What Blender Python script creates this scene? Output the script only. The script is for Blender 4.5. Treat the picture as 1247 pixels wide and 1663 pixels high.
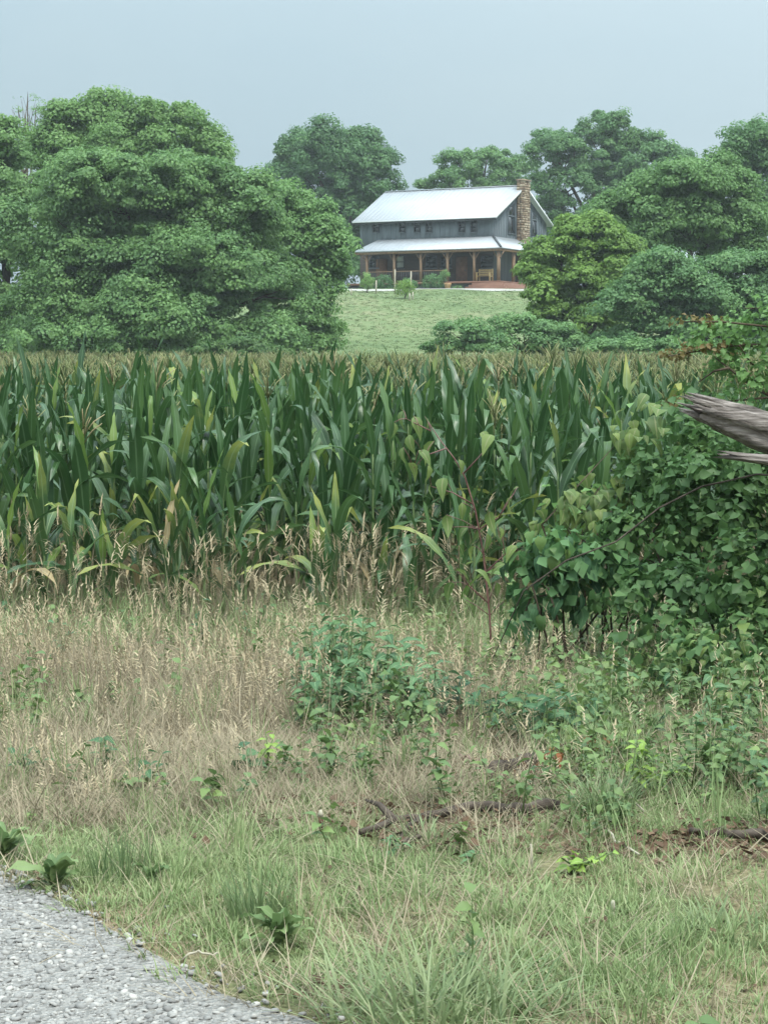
import bpy, math, random
import numpy as np
from mathutils import Matrix, Vector, Euler

for o in list(bpy.data.objects):
    bpy.data.objects.remove(o, do_unlink=True)
SC = bpy.context.scene
COL = SC.collection
R = math.radians

# ------------------------------------------------------------------ camera
FPX, CX, CY, HORIZON = 3200.0, 623.5, 831.5, 590.0
CAMZ = 2.1
PITCH = math.atan((CY - HORIZON) / FPX)
cam_d = bpy.data.cameras.new('camera')
cam_d.sensor_fit = 'HORIZONTAL'
cam_d.sensor_width = 36.0
cam_d.lens = FPX / 1247.0 * 36.0
cam_d.clip_start = 0.1
cam_d.clip_end = 5000
cam = bpy.data.objects.new('camera', cam_d)
cam.location = (0, 0, CAMZ)
cam.rotation_euler = (math.pi / 2 - PITCH, 0, 0)
COL.objects.link(cam)
SC.camera = cam

# ------------------------------------------------------------------ light
SUN_EL, SUN_AZ = R(58), R(146)          # azimuth clockwise from +Y: behind the camera, to its right
SC.world = bpy.data.worlds.new('World')
SC.world.use_nodes = True
wn = SC.world.node_tree.nodes
wl = SC.world.node_tree.links
wn.clear()
w_out = wn.new('ShaderNodeOutputWorld')
w_bg = wn.new('ShaderNodeBackground')
w_sky = wn.new('ShaderNodeTexSky')
w_sky.sky_type = 'NISHITA'
w_sky.sun_disc = False
w_sky.sun_elevation = SUN_EL
w_sky.sun_rotation = SUN_AZ
w_sky.air_density = 1.3
w_sky.dust_density = 4.0
w_sky.ozone_density = 1.5
w_hs = wn.new('ShaderNodeMix'); w_hs.data_type = 'RGBA'
w_co = wn.new('ShaderNodeTexCoord')
w_map = wn.new('ShaderNodeMapping')
w_map.inputs['Scale'].default_value = (1.2, 1.2, 3.5)
w_noi = wn.new('ShaderNodeTexNoise')
w_noi.inputs['Scale'].default_value = 2.2
w_noi.inputs['Detail'].default_value = 3
w_ramp = wn.new('ShaderNodeValToRGB')      # thin overcast sheet, slightly uneven
w_ramp.color_ramp.elements[0].position = 0.3
w_ramp.color_ramp.elements[0].color = (4.3, 6.1, 7.2, 1)
w_ramp.color_ramp.elements[1].position = 0.7
w_ramp.color_ramp.elements[1].color = (5.3, 6.8, 7.5, 1)
wl.new(w_co.outputs['Generated'], w_map.inputs['Vector'])
wl.new(w_map.outputs['Vector'], w_noi.inputs['Vector'])
wl.new(w_noi.outputs['Fac'], w_ramp.inputs['Fac'])
w_hs.inputs['Factor'].default_value = 0.8
w_sep = wn.new('ShaderNodeSeparateXYZ')      # an overcast sky is several times brighter at the zenith than at the horizon
w_pow = wn.new('ShaderNodeMath'); w_pow.operation = 'POWER'; w_pow.inputs[1].default_value = 1.6; w_pow.use_clamp = True
w_max = wn.new('ShaderNodeMath'); w_max.operation = 'MAXIMUM'; w_max.inputs[1].default_value = 0.0
w_zen = wn.new('ShaderNodeMath'); w_zen.operation = 'MULTIPLY_ADD'
w_zen.inputs[1].default_value = 2.55; w_zen.inputs[2].default_value = 0.56
w_mul = wn.new('ShaderNodeMix'); w_mul.data_type = 'RGBA'; w_mul.blend_type = 'MULTIPLY'
w_mul.inputs['Factor'].default_value = 1.0
wl.new(w_co.outputs['Generated'], w_sep.inputs[0])
wl.new(w_sep.outputs['Z'], w_max.inputs[0]); wl.new(w_max.outputs[0], w_pow.inputs[0]); wl.new(w_pow.outputs[0], w_zen.inputs[0])
w_dot = wn.new('ShaderNodeVectorMath'); w_dot.operation = 'DOT_PRODUCT'
w_dot.inputs[1].default_value = (math.sin(SUN_AZ), math.cos(SUN_AZ), 0)
w_sun = wn.new('ShaderNodeMath'); w_sun.operation = 'MULTIPLY_ADD'; w_sun.use_clamp = True
w_sun.inputs[1].default_value = 1.15; w_sun.inputs[2].default_value = 1.15
w_whi = wn.new('ShaderNodeMix'); w_whi.data_type = 'RGBA'; w_whi.inputs['B'].default_value = (8.3, 9.7, 10.2, 1)
wl.new(w_co.outputs['Generated'], w_dot.inputs[0]); wl.new(w_dot.outputs['Value'], w_sun.inputs[0])
wl.new(w_sun.outputs[0], w_whi.inputs['Factor']); wl.new(w_hs.outputs['Result'], w_whi.inputs['A'])
wl.new(w_whi.outputs['Result'], w_mul.inputs['A'])
wl.new(w_zen.outputs[0], w_mul.inputs['B'])
wl.new(w_sky.outputs['Color'], w_hs.inputs['A'])
wl.new(w_ramp.outputs['Color'], w_hs.inputs['B'])
wl.new(w_mul.outputs['Result'], w_bg.inputs['Color'])
w_bg.inputs['Strength'].default_value = 0.071
wl.new(w_bg.outputs[0], w_out.inputs['Surface'])

sun_d = bpy.data.lights.new('sun', 'SUN')
sun_d.energy = 1.5
sun_d.angle = R(14)
sun_d.color = (1.0, 0.96, 0.9)
sun = bpy.data.objects.new('sun', sun_d)
sdir = Vector((math.sin(SUN_AZ) * math.cos(SUN_EL), math.cos(SUN_AZ) * math.cos(SUN_EL), math.sin(SUN_EL)))
sun.rotation_euler = sdir.to_track_quat('Z', 'Y').to_euler()
sun.location = (20, -20, 40)
COL.objects.link(sun)

SC.view_settings.view_transform = 'Standard'
SC.view_settings.look = 'None'
SC.view_settings.gamma = 1.0
SC.view_settings.use_curve_mapping = False
SC.view_settings.exposure = 1.06
SC.render.engine = 'CYCLES'
SC.cycles.max_bounces = 6
SC.cycles.transparent_max_bounces = 6

rng = np.random.default_rng(11)
random.seed(5)

# ------------------------------------------------------------------ helpers
def sstep(a, b, x):
    t = np.clip((np.asarray(x, float) - a) / (b - a), 0, 1)
    return t * t * (3 - 2 * t)

_lat = np.random.default_rng(3).random((256, 256))
def vnoise(x, y, s):
    x = np.asarray(x, float) / s + 1000.0; y = np.asarray(y, float) / s + 1000.0
    xi = np.floor(x).astype(int); yi = np.floor(y).astype(int)
    fx = x - xi; fy = y - yi
    fx = fx * fx * (3 - 2 * fx); fy = fy * fy * (3 - 2 * fy)
    g = lambda a, b: _lat[a % 256, b % 256]
    return (g(xi, yi) * (1 - fx) + g(xi + 1, yi) * fx) * (1 - fy) + (g(xi, yi + 1) * (1 - fx) + g(xi + 1, yi + 1) * fx) * fy

def H(x, y):
    """terrain height"""
    x = np.asarray(x, float); y = np.asarray(y, float)
    z = 0.35 * (1 - sstep(6.5, 15.5, y))
    z = z + 0.3 * sstep(22, 84, y)
    t = np.clip((y - 87) / 66.0, 0, 1)
    z = z + 7.55 * (0.7 * t + 0.3 * (t * t * (3 - 2 * t)))
    z = z + 0.05 * (vnoise(x, y, 1.3) - 0.5) * sstep(5.8, 7.5, y) * (1 - sstep(30, 40, y))
    z = z + 0.5 * (vnoise(x, y, 22) - 0.5) * sstep(90, 105, y) * (1 - sstep(140, 150, y))
    return z

SP, CP = math.sin(PITCH), math.cos(PITCH)
def ray(u, v):
    a = (u - CX) / FPX; b = -(v - CY) / FPX
    return np.array([a, CP + b * SP, -SP + b * CP])     # camera looks to +Y, pitched down

def P(u, v, y):
    """world point on the pixel's ray at depth y"""
    d = ray(u, v); t = y / d[1]
    return np.array([d[0] * t, y, CAMZ + d[2] * t])

def G(u, v):
    """world point where the pixel's ray meets the ground"""
    d = ray(u, v); t = 3.0
    while t < 400:
        p = d * t
        if CAMZ + p[2] <= float(H(p[0], p[1])):
            break
        t += 0.02 if t < 25 else 0.2
    p = d * t
    return np.array([p[0], p[1], float(H(p[0], p[1]))])

def project(x, y, z):
    x = np.asarray(x, float); y = np.asarray(y, float); dz = np.asarray(z, float) - CAMZ
    depth = y * CP - dz * SP
    up = y * SP + dz * CP
    return CX + FPX * x / depth, CY - FPX * up / depth

def tag(o, label=None, cat=None, group=None, kind=None):
    if label: o['label'] = label
    if cat: o['category'] = cat
    if group: o['group'] = group
    if kind: o['kind'] = kind
    return o

def empty(name, loc, rz=0.0):
    o = bpy.data.objects.new(name, None)
    o.empty_display_size = 0.2
    o.location = loc; o.rotation_euler = (0, 0, rz)
    COL.objects.link(o)
    return o

class MB:
    """collects faces; build() links ONE mesh object"""
    def __init__(self):
        self.v = []; self.f = []; self.uv = []; self.bt = []; self.n = 0
    def add(self, v, f, uv=None, bt=0.5):
        v = np.asarray(v, float).reshape(-1, 3)
        self.v.append(v)
        for q in f: self.f.append(tuple(int(i) + self.n for i in q))
        self.uv.append(np.zeros((len(v), 2)) if uv is None else np.asarray(uv, float))
        self.bt.append(np.full(len(v), bt) if np.isscalar(bt) else np.asarray(bt, float))
        self.n += len(v)
        return self
    def box(self, a, b, m=None, bt=0.5):
        x0, y0, z0 = a; x1, y1, z1 = b
        v = np.array([(x0,y0,z0),(x1,y0,z0),(x1,y1,z0),(x0,y1,z0),(x0,y0,z1),(x1,y0,z1),(x1,y1,z1),(x0,y1,z1)], float)
        if m is not None: v = v @ np.array(m.to_3x3()).T + np.array(m.translation)
        return self.add(v, [(0,3,2,1),(4,5,6,7),(0,1,5,4),(1,2,6,5),(2,3,7,6),(3,0,4,7)], bt=bt)
    def tube(self, pts, rad, n=6, bt=0.5, cap=True, jit=0.0, rg=None):
        pts = np.asarray(pts, float); k = len(pts)
        rad = np.full(k, rad) if np.isscalar(rad) else np.asarray(rad, float)
        tan = np.gradient(pts, axis=0)
        tan /= np.linalg.norm(tan, axis=1)[:, None] + 1e-9
        ref = np.array([0.31, 0.17, 0.93]) if abs(tan[0][2]) < 0.8 else np.array([0.95, 0.2, 0.1])
        V = []; UV = []
        for i in range(k):
            a = np.cross(tan[i], ref); a /= np.linalg.norm(a) + 1e-9
            b = np.cross(tan[i], a)
            for j in range(n):
                th = 2 * math.pi * j / n
                r = rad[i] * (1 + (jit * (rg.random() - 0.5) if rg is not None else 0))
                V.append(pts[i] + r * (math.cos(th) * a + math.sin(th) * b)); UV.append((j / n, i / max(1, k - 1)))
        F = [(i*n+j, i*n+(j+1) % n, (i+1)*n+(j+1) % n, (i+1)*n+j) for i in range(k-1) for j in range(n)]
        if cap:
            F.append(tuple(range(n))[::-1]); F.append(tuple(range((k-1)*n, k*n)))
        return self.add(V, F, UV, bt)
    def merge(self, other, M=None):
        v, f, uv, bt = other
        if M is not None: v = v @ np.array(M.to_3x3()).T + np.array(M.translation)
        return self.add(v, f, uv, bt)
    def data(self):
        return np.concatenate(self.v), self.f, np.concatenate(self.uv), np.concatenate(self.bt)
    def mesh(self, name, mat=None, smooth=False):
        v, f, uv, bt = self.data()
        return mesh_from(name, v, f, uv, bt, mat, smooth)
    def build(self, name, mat, parent=None, smooth=False):
        o = bpy.data.objects.new(name, self.mesh(name, mat, smooth))
        COL.objects.link(o)
        if parent is not None: o.parent = parent
        return o

def mesh_from(name, v, f, uv=None, bt=None, mat=None, smooth=False):
    me = bpy.data.meshes.new(name)
    v = np.asarray(v, np.float32)
    if isinstance(f, np.ndarray):
        nf, k = f.shape
        li = f.astype(np.int32).ravel(); ls = np.arange(0, nf * k, k, dtype=np.int32)
    else:
        ln = np.array([len(q) for q in f], np.int32); nf = len(f)
        li = np.fromiter((i for q in f for i in q), np.int32)
        ls = np.concatenate([[0], np.cumsum(ln)[:-1]]).astype(np.int32)
    me.vertices.add(len(v)); me.vertices.foreach_set('co', v.ravel())
    me.loops.add(len(li)); me.loops.foreach_set('vertex_index', li)
    me.polygons.add(nf); me.polygons.foreach_set('loop_start', ls)
    if uv is not None:
        lay = me.uv_layers.new(name='UVMap')
        lay.data.foreach_set('uv', np.asarray(uv, np.float32)[li].ravel())
    if bt is not None:
        a = me.attributes.new('bt', 'FLOAT', 'POINT')
        a.data.foreach_set('value', np.asarray(bt, np.float32))
    if smooth: me.polygons.foreach_set('use_smooth', np.ones(nf, bool))
    if mat: me.materials.append(mat)
    me.update(calc_edges=True)
    return me

def child(name, mesh, parent, M=None):
    o = bpy.data.objects.new(name, mesh)
    COL.objects.link(o)
    o.parent = parent
    if M is not None: o.matrix_basis = M
    return o

# ------------------------------------------------------------------ materials
class NT:
    def __init__(self, name):
        self.m = bpy.data.materials.new(name); self.m.use_nodes = True
        self.t = self.m.node_tree; self.t.nodes.clear()
        self.out = self.n('OutputMaterial')
    def n(self, kind, **kw):
        nd = self.t.nodes.new('ShaderNode' + kind)
        for k, val in kw.items(): setattr(nd, k, val)
        return nd
    def l(self, a, b): self.t.links.new(a, b)
    def math(self, op, a, b=None, clamp=False):
        nd = self.n('Math', operation=op); nd.use_clamp = clamp
        for i, s in enumerate((a, b)):
            if s is None: continue
            if isinstance(s, (int, float)): nd.inputs[i].default_value = s
            else: self.l(s, nd.inputs[i])
        return nd.outputs[0]
    def ramp(self, fac, stops):
        nd = self.n('ValToRGB'); e = nd.color_ramp.elements
        while len(e) < len(stops): e.new(0.5)
        for el, (p, c) in zip(e, stops): el.position = p; el.color = (*c, 1)
        self.l(fac, nd.inputs['Fac']); return nd.outputs['Color']
    def noise(self, scale, detail=4, vec=None, rough=0.6):
        nd = self.n('TexNoise'); nd.inputs['Scale'].default_value = scale
        nd.inputs['Detail'].default_value = detail; nd.inputs['Roughness'].default_value = rough
        if vec is not None: self.l(vec, nd.inputs['Vector'])
        return nd.outputs['Fac']
    def coord(self, which='Object', scale=None):
        c = self.n('TexCoord').outputs[which]
        if scale is None: return c
        mp = self.n('Mapping'); mp.inputs['Scale'].default_value = scale
        self.l(c, mp.inputs['Vector']); return mp.outputs['Vector']
    def mix(self, fac, a, b, blend='MIX'):
        nd = self.n('Mix', data_type='RGBA', blend_type=blend)
        if isinstance(fac, (int, float)): nd.inputs['Factor'].default_value = fac
        else: self.l(fac, nd.inputs['Factor'])
        for k, s in (('A', a), ('B', b)):
            if isinstance(s, tuple): nd.inputs[k].default_value = (*s, 1)
            else: self.l(s, nd.inputs[k])
        return nd.outputs['Result']
    def principled(self, col, rough=0.7, spec=0.3, metal=0.0, bump=None, bstr=0.3, bdist=0.02):
        p = self.n('BsdfPrincipled')
        if isinstance(col, tuple): p.inputs['Base Color'].default_value = (*col, 1)
        else: self.l(col, p.inputs['Base Color'])
        if isinstance(rough, (int, float)): p.inputs['Roughness'].default_value = rough
        else: self.l(rough, p.inputs['Roughness'])
        p.inputs['Specular IOR Level'].default_value = spec
        p.inputs['Metallic'].default_value = metal
        if bump is not None:
            b = self.n('Bump'); b.inputs['Strength'].default_value = bstr; b.inputs['Distance'].default_value = bdist
            self.l(bump, b.inputs['Height']); self.l(b.outputs['Normal'], p.inputs['Normal'])
        self.p = p
        return p.outputs[0]
    def end(self, sh): self.l(sh, self.out.inputs['Surface']); return self.m

def foliage(name, cols, rough=0.55, trans=0.3, spec=0.3, inst=False, rib=None, gain=1.0, tipcol=None):
    """leaf material: natural colour variation from leaf to leaf and plant to plant"""
    k = NT(name)
    a = k.n('Attribute', attribute_name='bt').outputs['Fac']
    if inst:
        b = k.n('Attribute', attribute_name='tint', attribute_type='INSTANCER').outputs['Fac']
        fac = k.math('ADD', k.math('MULTIPLY', a, 0.45), k.math('MULTIPLY', b, 0.55))
    else:
        rnd = k.n('ObjectInfo').outputs['Random']
        fac = k.math('ADD', k.math('MULTIPLY', a, 0.55), k.math('MULTIPLY', rnd, 0.45))
    nz = k.noise(2.3, 2, k.coord('Object'))
    fac = k.math('ADD', fac, k.math('MULTIPLY', k.math('SUBTRACT', nz, 0.5), 0.5), clamp=True)
    n = len(cols)
    col = k.ramp(fac, [(i / (n - 1), c) for i, c in enumerate(cols)])
    if rib or tipcol:
        uv = k.n('TexCoord').outputs['UV']
        s = k.n('SeparateXYZ'); k.l(uv, s.inputs[0])
    if tipcol:
        tn = k.noise(9, 3, k.coord('Object'))
        tf = k.math('ADD', s.outputs['Y'], k.math('MULTIPLY', k.math('SUBTRACT', tn, 0.5), 0.6))
        mr = k.n('MapRange'); mr.inputs['From Min'].default_value = 0.35; mr.inputs['From Max'].default_value = 0.95
        k.l(tf, mr.inputs['Value'])
        col = k.mix(mr.outputs[0], col, tipcol)
    if rib:
        d = k.math('ABSOLUTE', k.math('SUBTRACT', s.outputs['X'], 0.5))
        m = k.math('LESS_THAN', d, 0.055)
        col = k.mix(k.math('MULTIPLY', m, 0.75), col, rib)
        w = k.n('TexWave'); w.bands_direction = 'X'; w.inputs['Scale'].default_value = 7; w.inputs['Distortion'].default_value = 0.4
        k.l(uv, w.inputs['Vector'])
        col = k.mix(k.math('MULTIPLY', w.outputs['Fac'], 0.12), col, rib)
    sh = k.principled(col, rough, spec)
    if trans > 0:
        t = k.n('BsdfTranslucent'); k.l(col, t.inputs['Color'])
        mx = k.n('MixShader'); mx.inputs[0].default_value = trans
        k.l(sh, mx.inputs[1]); k.l(t.outputs[0], mx.inputs[2]); sh = mx.outputs[0]
    return k.end(sh)

M = {}
def simple(name, stops, scale=6, rough=0.75, spec=0.25, bstr=0.3, bdist=0.01, vscale=None, detail=5, metal=0.0):
    k = NT(name)
    vec = k.coord('Object', vscale)
    nz = k.noise(scale, detail, vec)
    a = k.n('Attribute', attribute_name='bt').outputs['Fac']
    fac = k.math('ADD', nz, k.math('MULTIPLY', k.math('SUBTRACT', a, 0.5), 0.6), clamp=True)
    col = k.ramp(fac, stops)
    M[name] = k.end(k.principled(col, rough, spec, metal, bump=nz, bstr=bstr, bdist=bdist))
    return M[name]

# ground: soil with thatch
k = NT('soil_and_thatch')
n1 = k.noise(0.9, 5, k.coord('Object')); n2 = k.noise(38, 4, k.coord('Object', (1, 1, 1)))
c1 = k.ramp(n2, [(0.3, (0.10, 0.075, 0.045)), (0.5, (0.20, 0.155, 0.095)), (0.72, (0.32, 0.25, 0.16))])
c2 = k.ramp(n2, [(0.3, (0.05, 0.065, 0.028)), (0.7, (0.13, 0.15, 0.065))])
M['ground'] = k.end(k.principled(k.mix(k.ramp(n1, [(0.4, (0, 0, 0)), (0.62, (1, 1, 1))]), c1, c2), 0.95, 0.1, bump=n2, bstr=0.6, bdist=0.02))
# hillside lawn
k = NT('lawn_turf')
n1 = k.noise(0.13, 4, k.coord('Object')); n2 = k.noise(1.6, 5, k.coord('Object', (1, 0.35, 1))); n3 = k.noise(9, 3, k.coord('Object'))
f = k.math('ADD', k.math('MULTIPLY', n1, 0.5), k.math('MULTIPLY', n2, 0.5))
c = k.ramp(f, [(0.36, (0.078, 0.118, 0.048)), (0.5, (0.115, 0.155, 0.068)), (0.64, (0.175, 0.18, 0.098))])
c = k.mix(k.math('MULTIPLY', n3, 0.3), c, (0.12, 0.165, 0.06))
M['lawn'] = k.end(k.principled(c, 0.9, 0.15, bump=n2, bstr=0.3, bdist=0.05))
# gravel road bed
k = NT('gravel_bed')
vo = k.n('TexVoronoi'); vo.inputs['Scale'].default_value = 62; k.l(k.coord('Object'), vo.inputs['Vector'])
n1 = k.noise(1.3, 4, k.coord('Object'))
cc = k.n('SeparateColor'); k.l(vo.outputs['Color'], cc.inputs[0])
c = k.ramp(cc.outputs[0], [(0.0, (0.13, 0.124, 0.115)), (0.5, (0.21, 0.205, 0.195)), (1.0, (0.31, 0.30, 0.285))])
c = k.mix(k.math('MULTIPLY', n1, 0.5), c, (0.30, 0.285, 0.26))
M['gravel_bed'] = k.end(k.principled(c, 0.9, 0.2, bump=vo.outputs['Distance'], bstr=0.9, bdist=0.02))
k = NT('gravel_stone')
rnd = k.n('Attribute', attribute_name='tint', attribute_type='INSTANCER').outputs['Fac']
c = k.ramp(rnd, [(0.0, (0.13, 0.125, 0.12)), (0.3, (0.19, 0.187, 0.18)), (0.75, (0.265, 0.255, 0.238)), (1.0, (0.37, 0.355, 0.33))])
nz = k.noise(60, 3, k.coord('Object'))
M['stone_inst'] = k.end(k.principled(k.mix(k.math('MULTIPLY', nz, 0.3), c, (0.3, 0.29, 0.27)), 0.85, 0.25))
# house
simple('siding', [(0.25, (0.085, 0.105, 0.12)), (0.7, (0.135, 0.16, 0.175))], 2.5, 0.8, 0.2, 0.2, vscale=(1, 1, 0.15))
simple('metal_roof', [(0.3, (0.34, 0.365, 0.385)), (0.7, (0.39, 0.41, 0.43))], 0.5, 0.42, 0.5, 0.02)
simple('porch_metal', [(0.3, (0.36, 0.385, 0.41)), (0.7, (0.43, 0.455, 0.48))], 0.5, 0.4, 0.5, 0.02)
simple('white_trim', [(0.3, (0.55, 0.57, 0.58)), (0.7, (0.66, 0.67, 0.68))], 3, 0.6)
simple('dark_trim', [(0.3, (0.045, 0.05, 0.055)), (0.7, (0.07, 0.075, 0.08))], 3, 0.6)
simple('post_wood', [(0.3, (0.13, 0.082, 0.05)), (0.7, (0.25, 0.165, 0.105))], 4, 0.75, vscale=(3, 3, 0.5))
simple('bench_wood', [(0.3, (0.36, 0.25, 0.11)), (0.7, (0.52, 0.38, 0.19))], 5, 0.7, vscale=(1, 3, 3))
simple('deck_wood', [(0.3, (0.13, 0.065, 0.045)), (0.7, (0.21, 0.11, 0.075))], 4, 0.75, vscale=(0.4, 3, 3))
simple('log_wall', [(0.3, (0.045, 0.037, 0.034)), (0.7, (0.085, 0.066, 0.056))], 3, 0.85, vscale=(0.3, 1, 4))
simple('door_wood', [(0.3, (0.12, 0.055, 0.03)), (0.7, (0.20, 0.10, 0.055))], 4, 0.6)
simple('chimney_mortar', [(0.3, (0.13, 0.105, 0.085)), (0.7, (0.20, 0.165, 0.13))], 8, 0.95)
simple('chimney_stone', [(0.2, (0.12, 0.082, 0.056)), (0.45, (0.23, 0.17, 0.118)), (0.65, (0.31, 0.245, 0.175)), (0.85, (0.38, 0.325, 0.25))], 1.2, 0.9, bstr=0.4)
simple('drive_gravel', [(0.3, (0.27, 0.26, 0.235)), (0.7, (0.38, 0.37, 0.34))], 4, 0.95)
simple('stake_wood', [(0.3, (0.27, 0.25, 0.19)), (0.7, (0.42, 0.39, 0.31))], 6, 0.9)
simple('clay_pot', [(0.3, (0.28, 0.17, 0.09)), (0.7, (0.42, 0.28, 0.16))], 6, 0.8)
k = NT('window_glass'); M['glass'] = k.end(k.principled((0.02, 0.025, 0.03), 0.06, 0.6))
k = NT('painted_reflection'); M['reflect_pane'] = k.end(k.principled((0.42, 0.46, 0.47), 0.4, 0.5))  # pale pane colour stands in for the bright reflection in one porch window
# bark and wood
simple('bark', [(0.3, (0.05, 0.04, 0.03)), (0.7, (0.13, 0.105, 0.08))], 7, 0.95, 0.1, 0.8, 0.03, vscale=(3, 3, 0.5))
simple('dead_wood', [(0.3, (0.04, 0.034, 0.03)), (0.46, (0.15, 0.128, 0.115)), (0.72, (0.31, 0.275, 0.25))], 11, 0.95, 0.1, 0.9, 0.03, vscale=(0.35, 4, 4))
simple('dark_branch', [(0.3, (0.03, 0.024, 0.02)), (0.7, (0.10, 0.08, 0.065))], 14, 0.95, 0.1, 0.8)
simple('twig', [(0.3, (0.04, 0.03, 0.022)), (0.7, (0.10, 0.075, 0.05))], 12, 0.9)
simple('red_stem', [(0.3, (0.09, 0.035, 0.035)), (0.7, (0.17, 0.085, 0.07))], 10, 0.5, 0.4)
simple('green_stem', [(0.3, (0.07, 0.11, 0.035)), (0.7, (0.14, 0.19, 0.075))], 10, 0.6)
simple('corn_stalk', [(0.3, (0.06, 0.10, 0.035)), (0.7, (0.13, 0.18, 0.07))], 6, 0.6)
simple('pale_stalk', [(0.3, (0.27, 0.24, 0.18)), (0.7, (0.40, 0.37, 0.29))], 20, 0.9)
simple('brown_stub', [(0.3, (0.07, 0.035, 0.025)), (0.7, (0.16, 0.085, 0.06))], 30, 0.9)
# foliage
M['corn'] = foliage('corn_leaf_green', [(0.016, 0.050, 0.016), (0.034, 0.088, 0.024), (0.090, 0.165, 0.045)], 0.36, 0.28, 0.5, rib=(0.11, 0.19, 0.09))
M['corn_light'] = foliage('corn_leaf_yellow_green', [(0.085, 0.17, 0.035), (0.14, 0.23, 0.045), (0.20, 0.28, 0.06)], 0.42, 0.38, 0.45, rib=(0.24, 0.31, 0.14))
M['corn_tip'] = foliage('corn_leaf_yellowing_tip', [(0.035, 0.085, 0.03), (0.06, 0.125, 0.04), (0.085, 0.16, 0.05)], 0.45, 0.3, 0.4, rib=(0.2, 0.27, 0.13), tipcol=(0.30, 0.32, 0.07))
M['corn_dry'] = foliage('corn_leaf_dry', [(0.25, 0.19, 0.09), (0.36, 0.28, 0.15), (0.45, 0.37, 0.22)], 0.8, 0.25, 0.2, rib=(0.45, 0.38, 0.25))
M['corn_inst'] = foliage('corn_leaf_field', [(0.028, 0.07, 0.026), (0.05, 0.105, 0.038), (0.10, 0.16, 0.06)], 0.4, 0.28, 0.45, inst=True)
M['tassel'] = foliage('corn_tassel', [(0.17, 0.20, 0.085), (0.26, 0.255, 0.13), (0.40, 0.32, 0.20)], 0.85, 0.2, 0.1)
M['tassel_inst'] = foliage('corn_tassel_field', [(0.13, 0.18, 0.065), (0.21, 0.23, 0.105), (0.34, 0.29, 0.17)], 0.85, 0.2, 0.1, inst=True)
def tree_mat(name, a, b, c): M[name] = foliage(name, [a, b, c], 0.5, 0.42, 0.3)
tree_mat('leaf_mid', (0.0968, 0.1938, 0.0725), (0.1775, 0.3084, 0.1006), (0.3066, 0.4553, 0.1397))
tree_mat('leaf_deep', (0.0579, 0.1395, 0.0596), (0.1105, 0.2223, 0.0824), (0.1842, 0.3231, 0.11))
tree_mat('leaf_bright', (0.0902, 0.1755, 0.056), (0.1476, 0.268, 0.0819), (0.2296, 0.3696, 0.1249))
tree_mat('leaf_olive', (0.0978, 0.1916, 0.0628), (0.1588, 0.2899, 0.0941), (0.2444, 0.4051, 0.1388))
tree_mat('leaf_lime', (0.1247, 0.2241, 0.0477), (0.1995, 0.3314, 0.0716), (0.2826, 0.4387, 0.1108))
tree_mat('leaf_vine', (0.0459, 0.1082, 0.0376), (0.0918, 0.1747, 0.0549), (0.202, 0.2828, 0.0783))
tree_mat('leaf_rust', (0.12, 0.12, 0.04), (0.18, 0.14, 0.05), (0.23, 0.16, 0.07))
M['weed'] = foliage('weed_leaf', [(0.05, 0.115, 0.05), (0.09, 0.18, 0.075), (0.16, 0.26, 0.11)], 0.55, 0.3, 0.25, rib=(0.17, 0.26, 0.13))
M['weed_dark'] = foliage('weed_leaf_dark', [(0.025, 0.075, 0.035), (0.05, 0.12, 0.05), (0.085, 0.17, 0.07)], 0.55, 0.28, 0.25, rib=(0.12, 0.2, 0.1))
M['weed_lime'] = foliage('weed_leaf_lime', [(0.14, 0.24, 0.04), (0.21, 0.33, 0.055), (0.30, 0.42, 0.08)], 0.5, 0.35, 0.3, rib=(0.3, 0.4, 0.14))
M['poke_leaf'] = foliage('pokeweed_leaf', [(0.07, 0.13, 0.035), (0.115, 0.18, 0.05), (0.18, 0.24, 0.06)], 0.5, 0.4, 0.3, rib=(0.24, 0.26, 0.12))
M['cover_inst'] = foliage('ground_cover_leaf', [(0.055, 0.105, 0.035), (0.115, 0.185, 0.06), (0.22, 0.29, 0.09)], 0.5, 0.3, 0.35, inst=True)
M['grass_inst'] = foliage('green_grass_blade', [(0.125, 0.20, 0.075), (0.22, 0.285, 0.122), (0.37, 0.38, 0.21)], 0.6, 0.3, 0.3, inst=True)
M['grass_deep'] = foliage('tall_fescue_blade', [(0.085, 0.14, 0.058), (0.165, 0.22, 0.098), (0.30, 0.335, 0.18)], 0.5, 0.3, 0.3)
M['lawn_inst'] = foliage('lawn_tuft_blade', [(0.08, 0.122, 0.05), (0.12, 0.16, 0.072), (0.17, 0.185, 0.095)], 0.6, 0.3, 0.2, inst=True)
M['dry_inst'] = foliage('dry_grass_blade', [(0.14, 0.112, 0.075), (0.285, 0.238, 0.162), (0.42, 0.365, 0.26)], 0.8, 0.25, 0.15, inst=True)
M['seed_inst'] = foliage('grass_seed_head', [(0.24, 0.19, 0.12), (0.36, 0.295, 0.19), (0.48, 0.41, 0.28)], 0.8, 0.25, 0.1, inst=True)
M['litter_inst'] = foliage('dead_leaf', [(0.055, 0.035, 0.025), (0.11, 0.07, 0.045), (0.24, 0.17, 0.105)], 0.85, 0.1, 0.1, inst=True)
M['rust_dead'] = foliage('rusty_dead_leaf', [(0.12, 0.04, 0.02), (0.20, 0.075, 0.035), (0.28, 0.13, 0.06)], 0.85, 0.15, 0.1)

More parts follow.
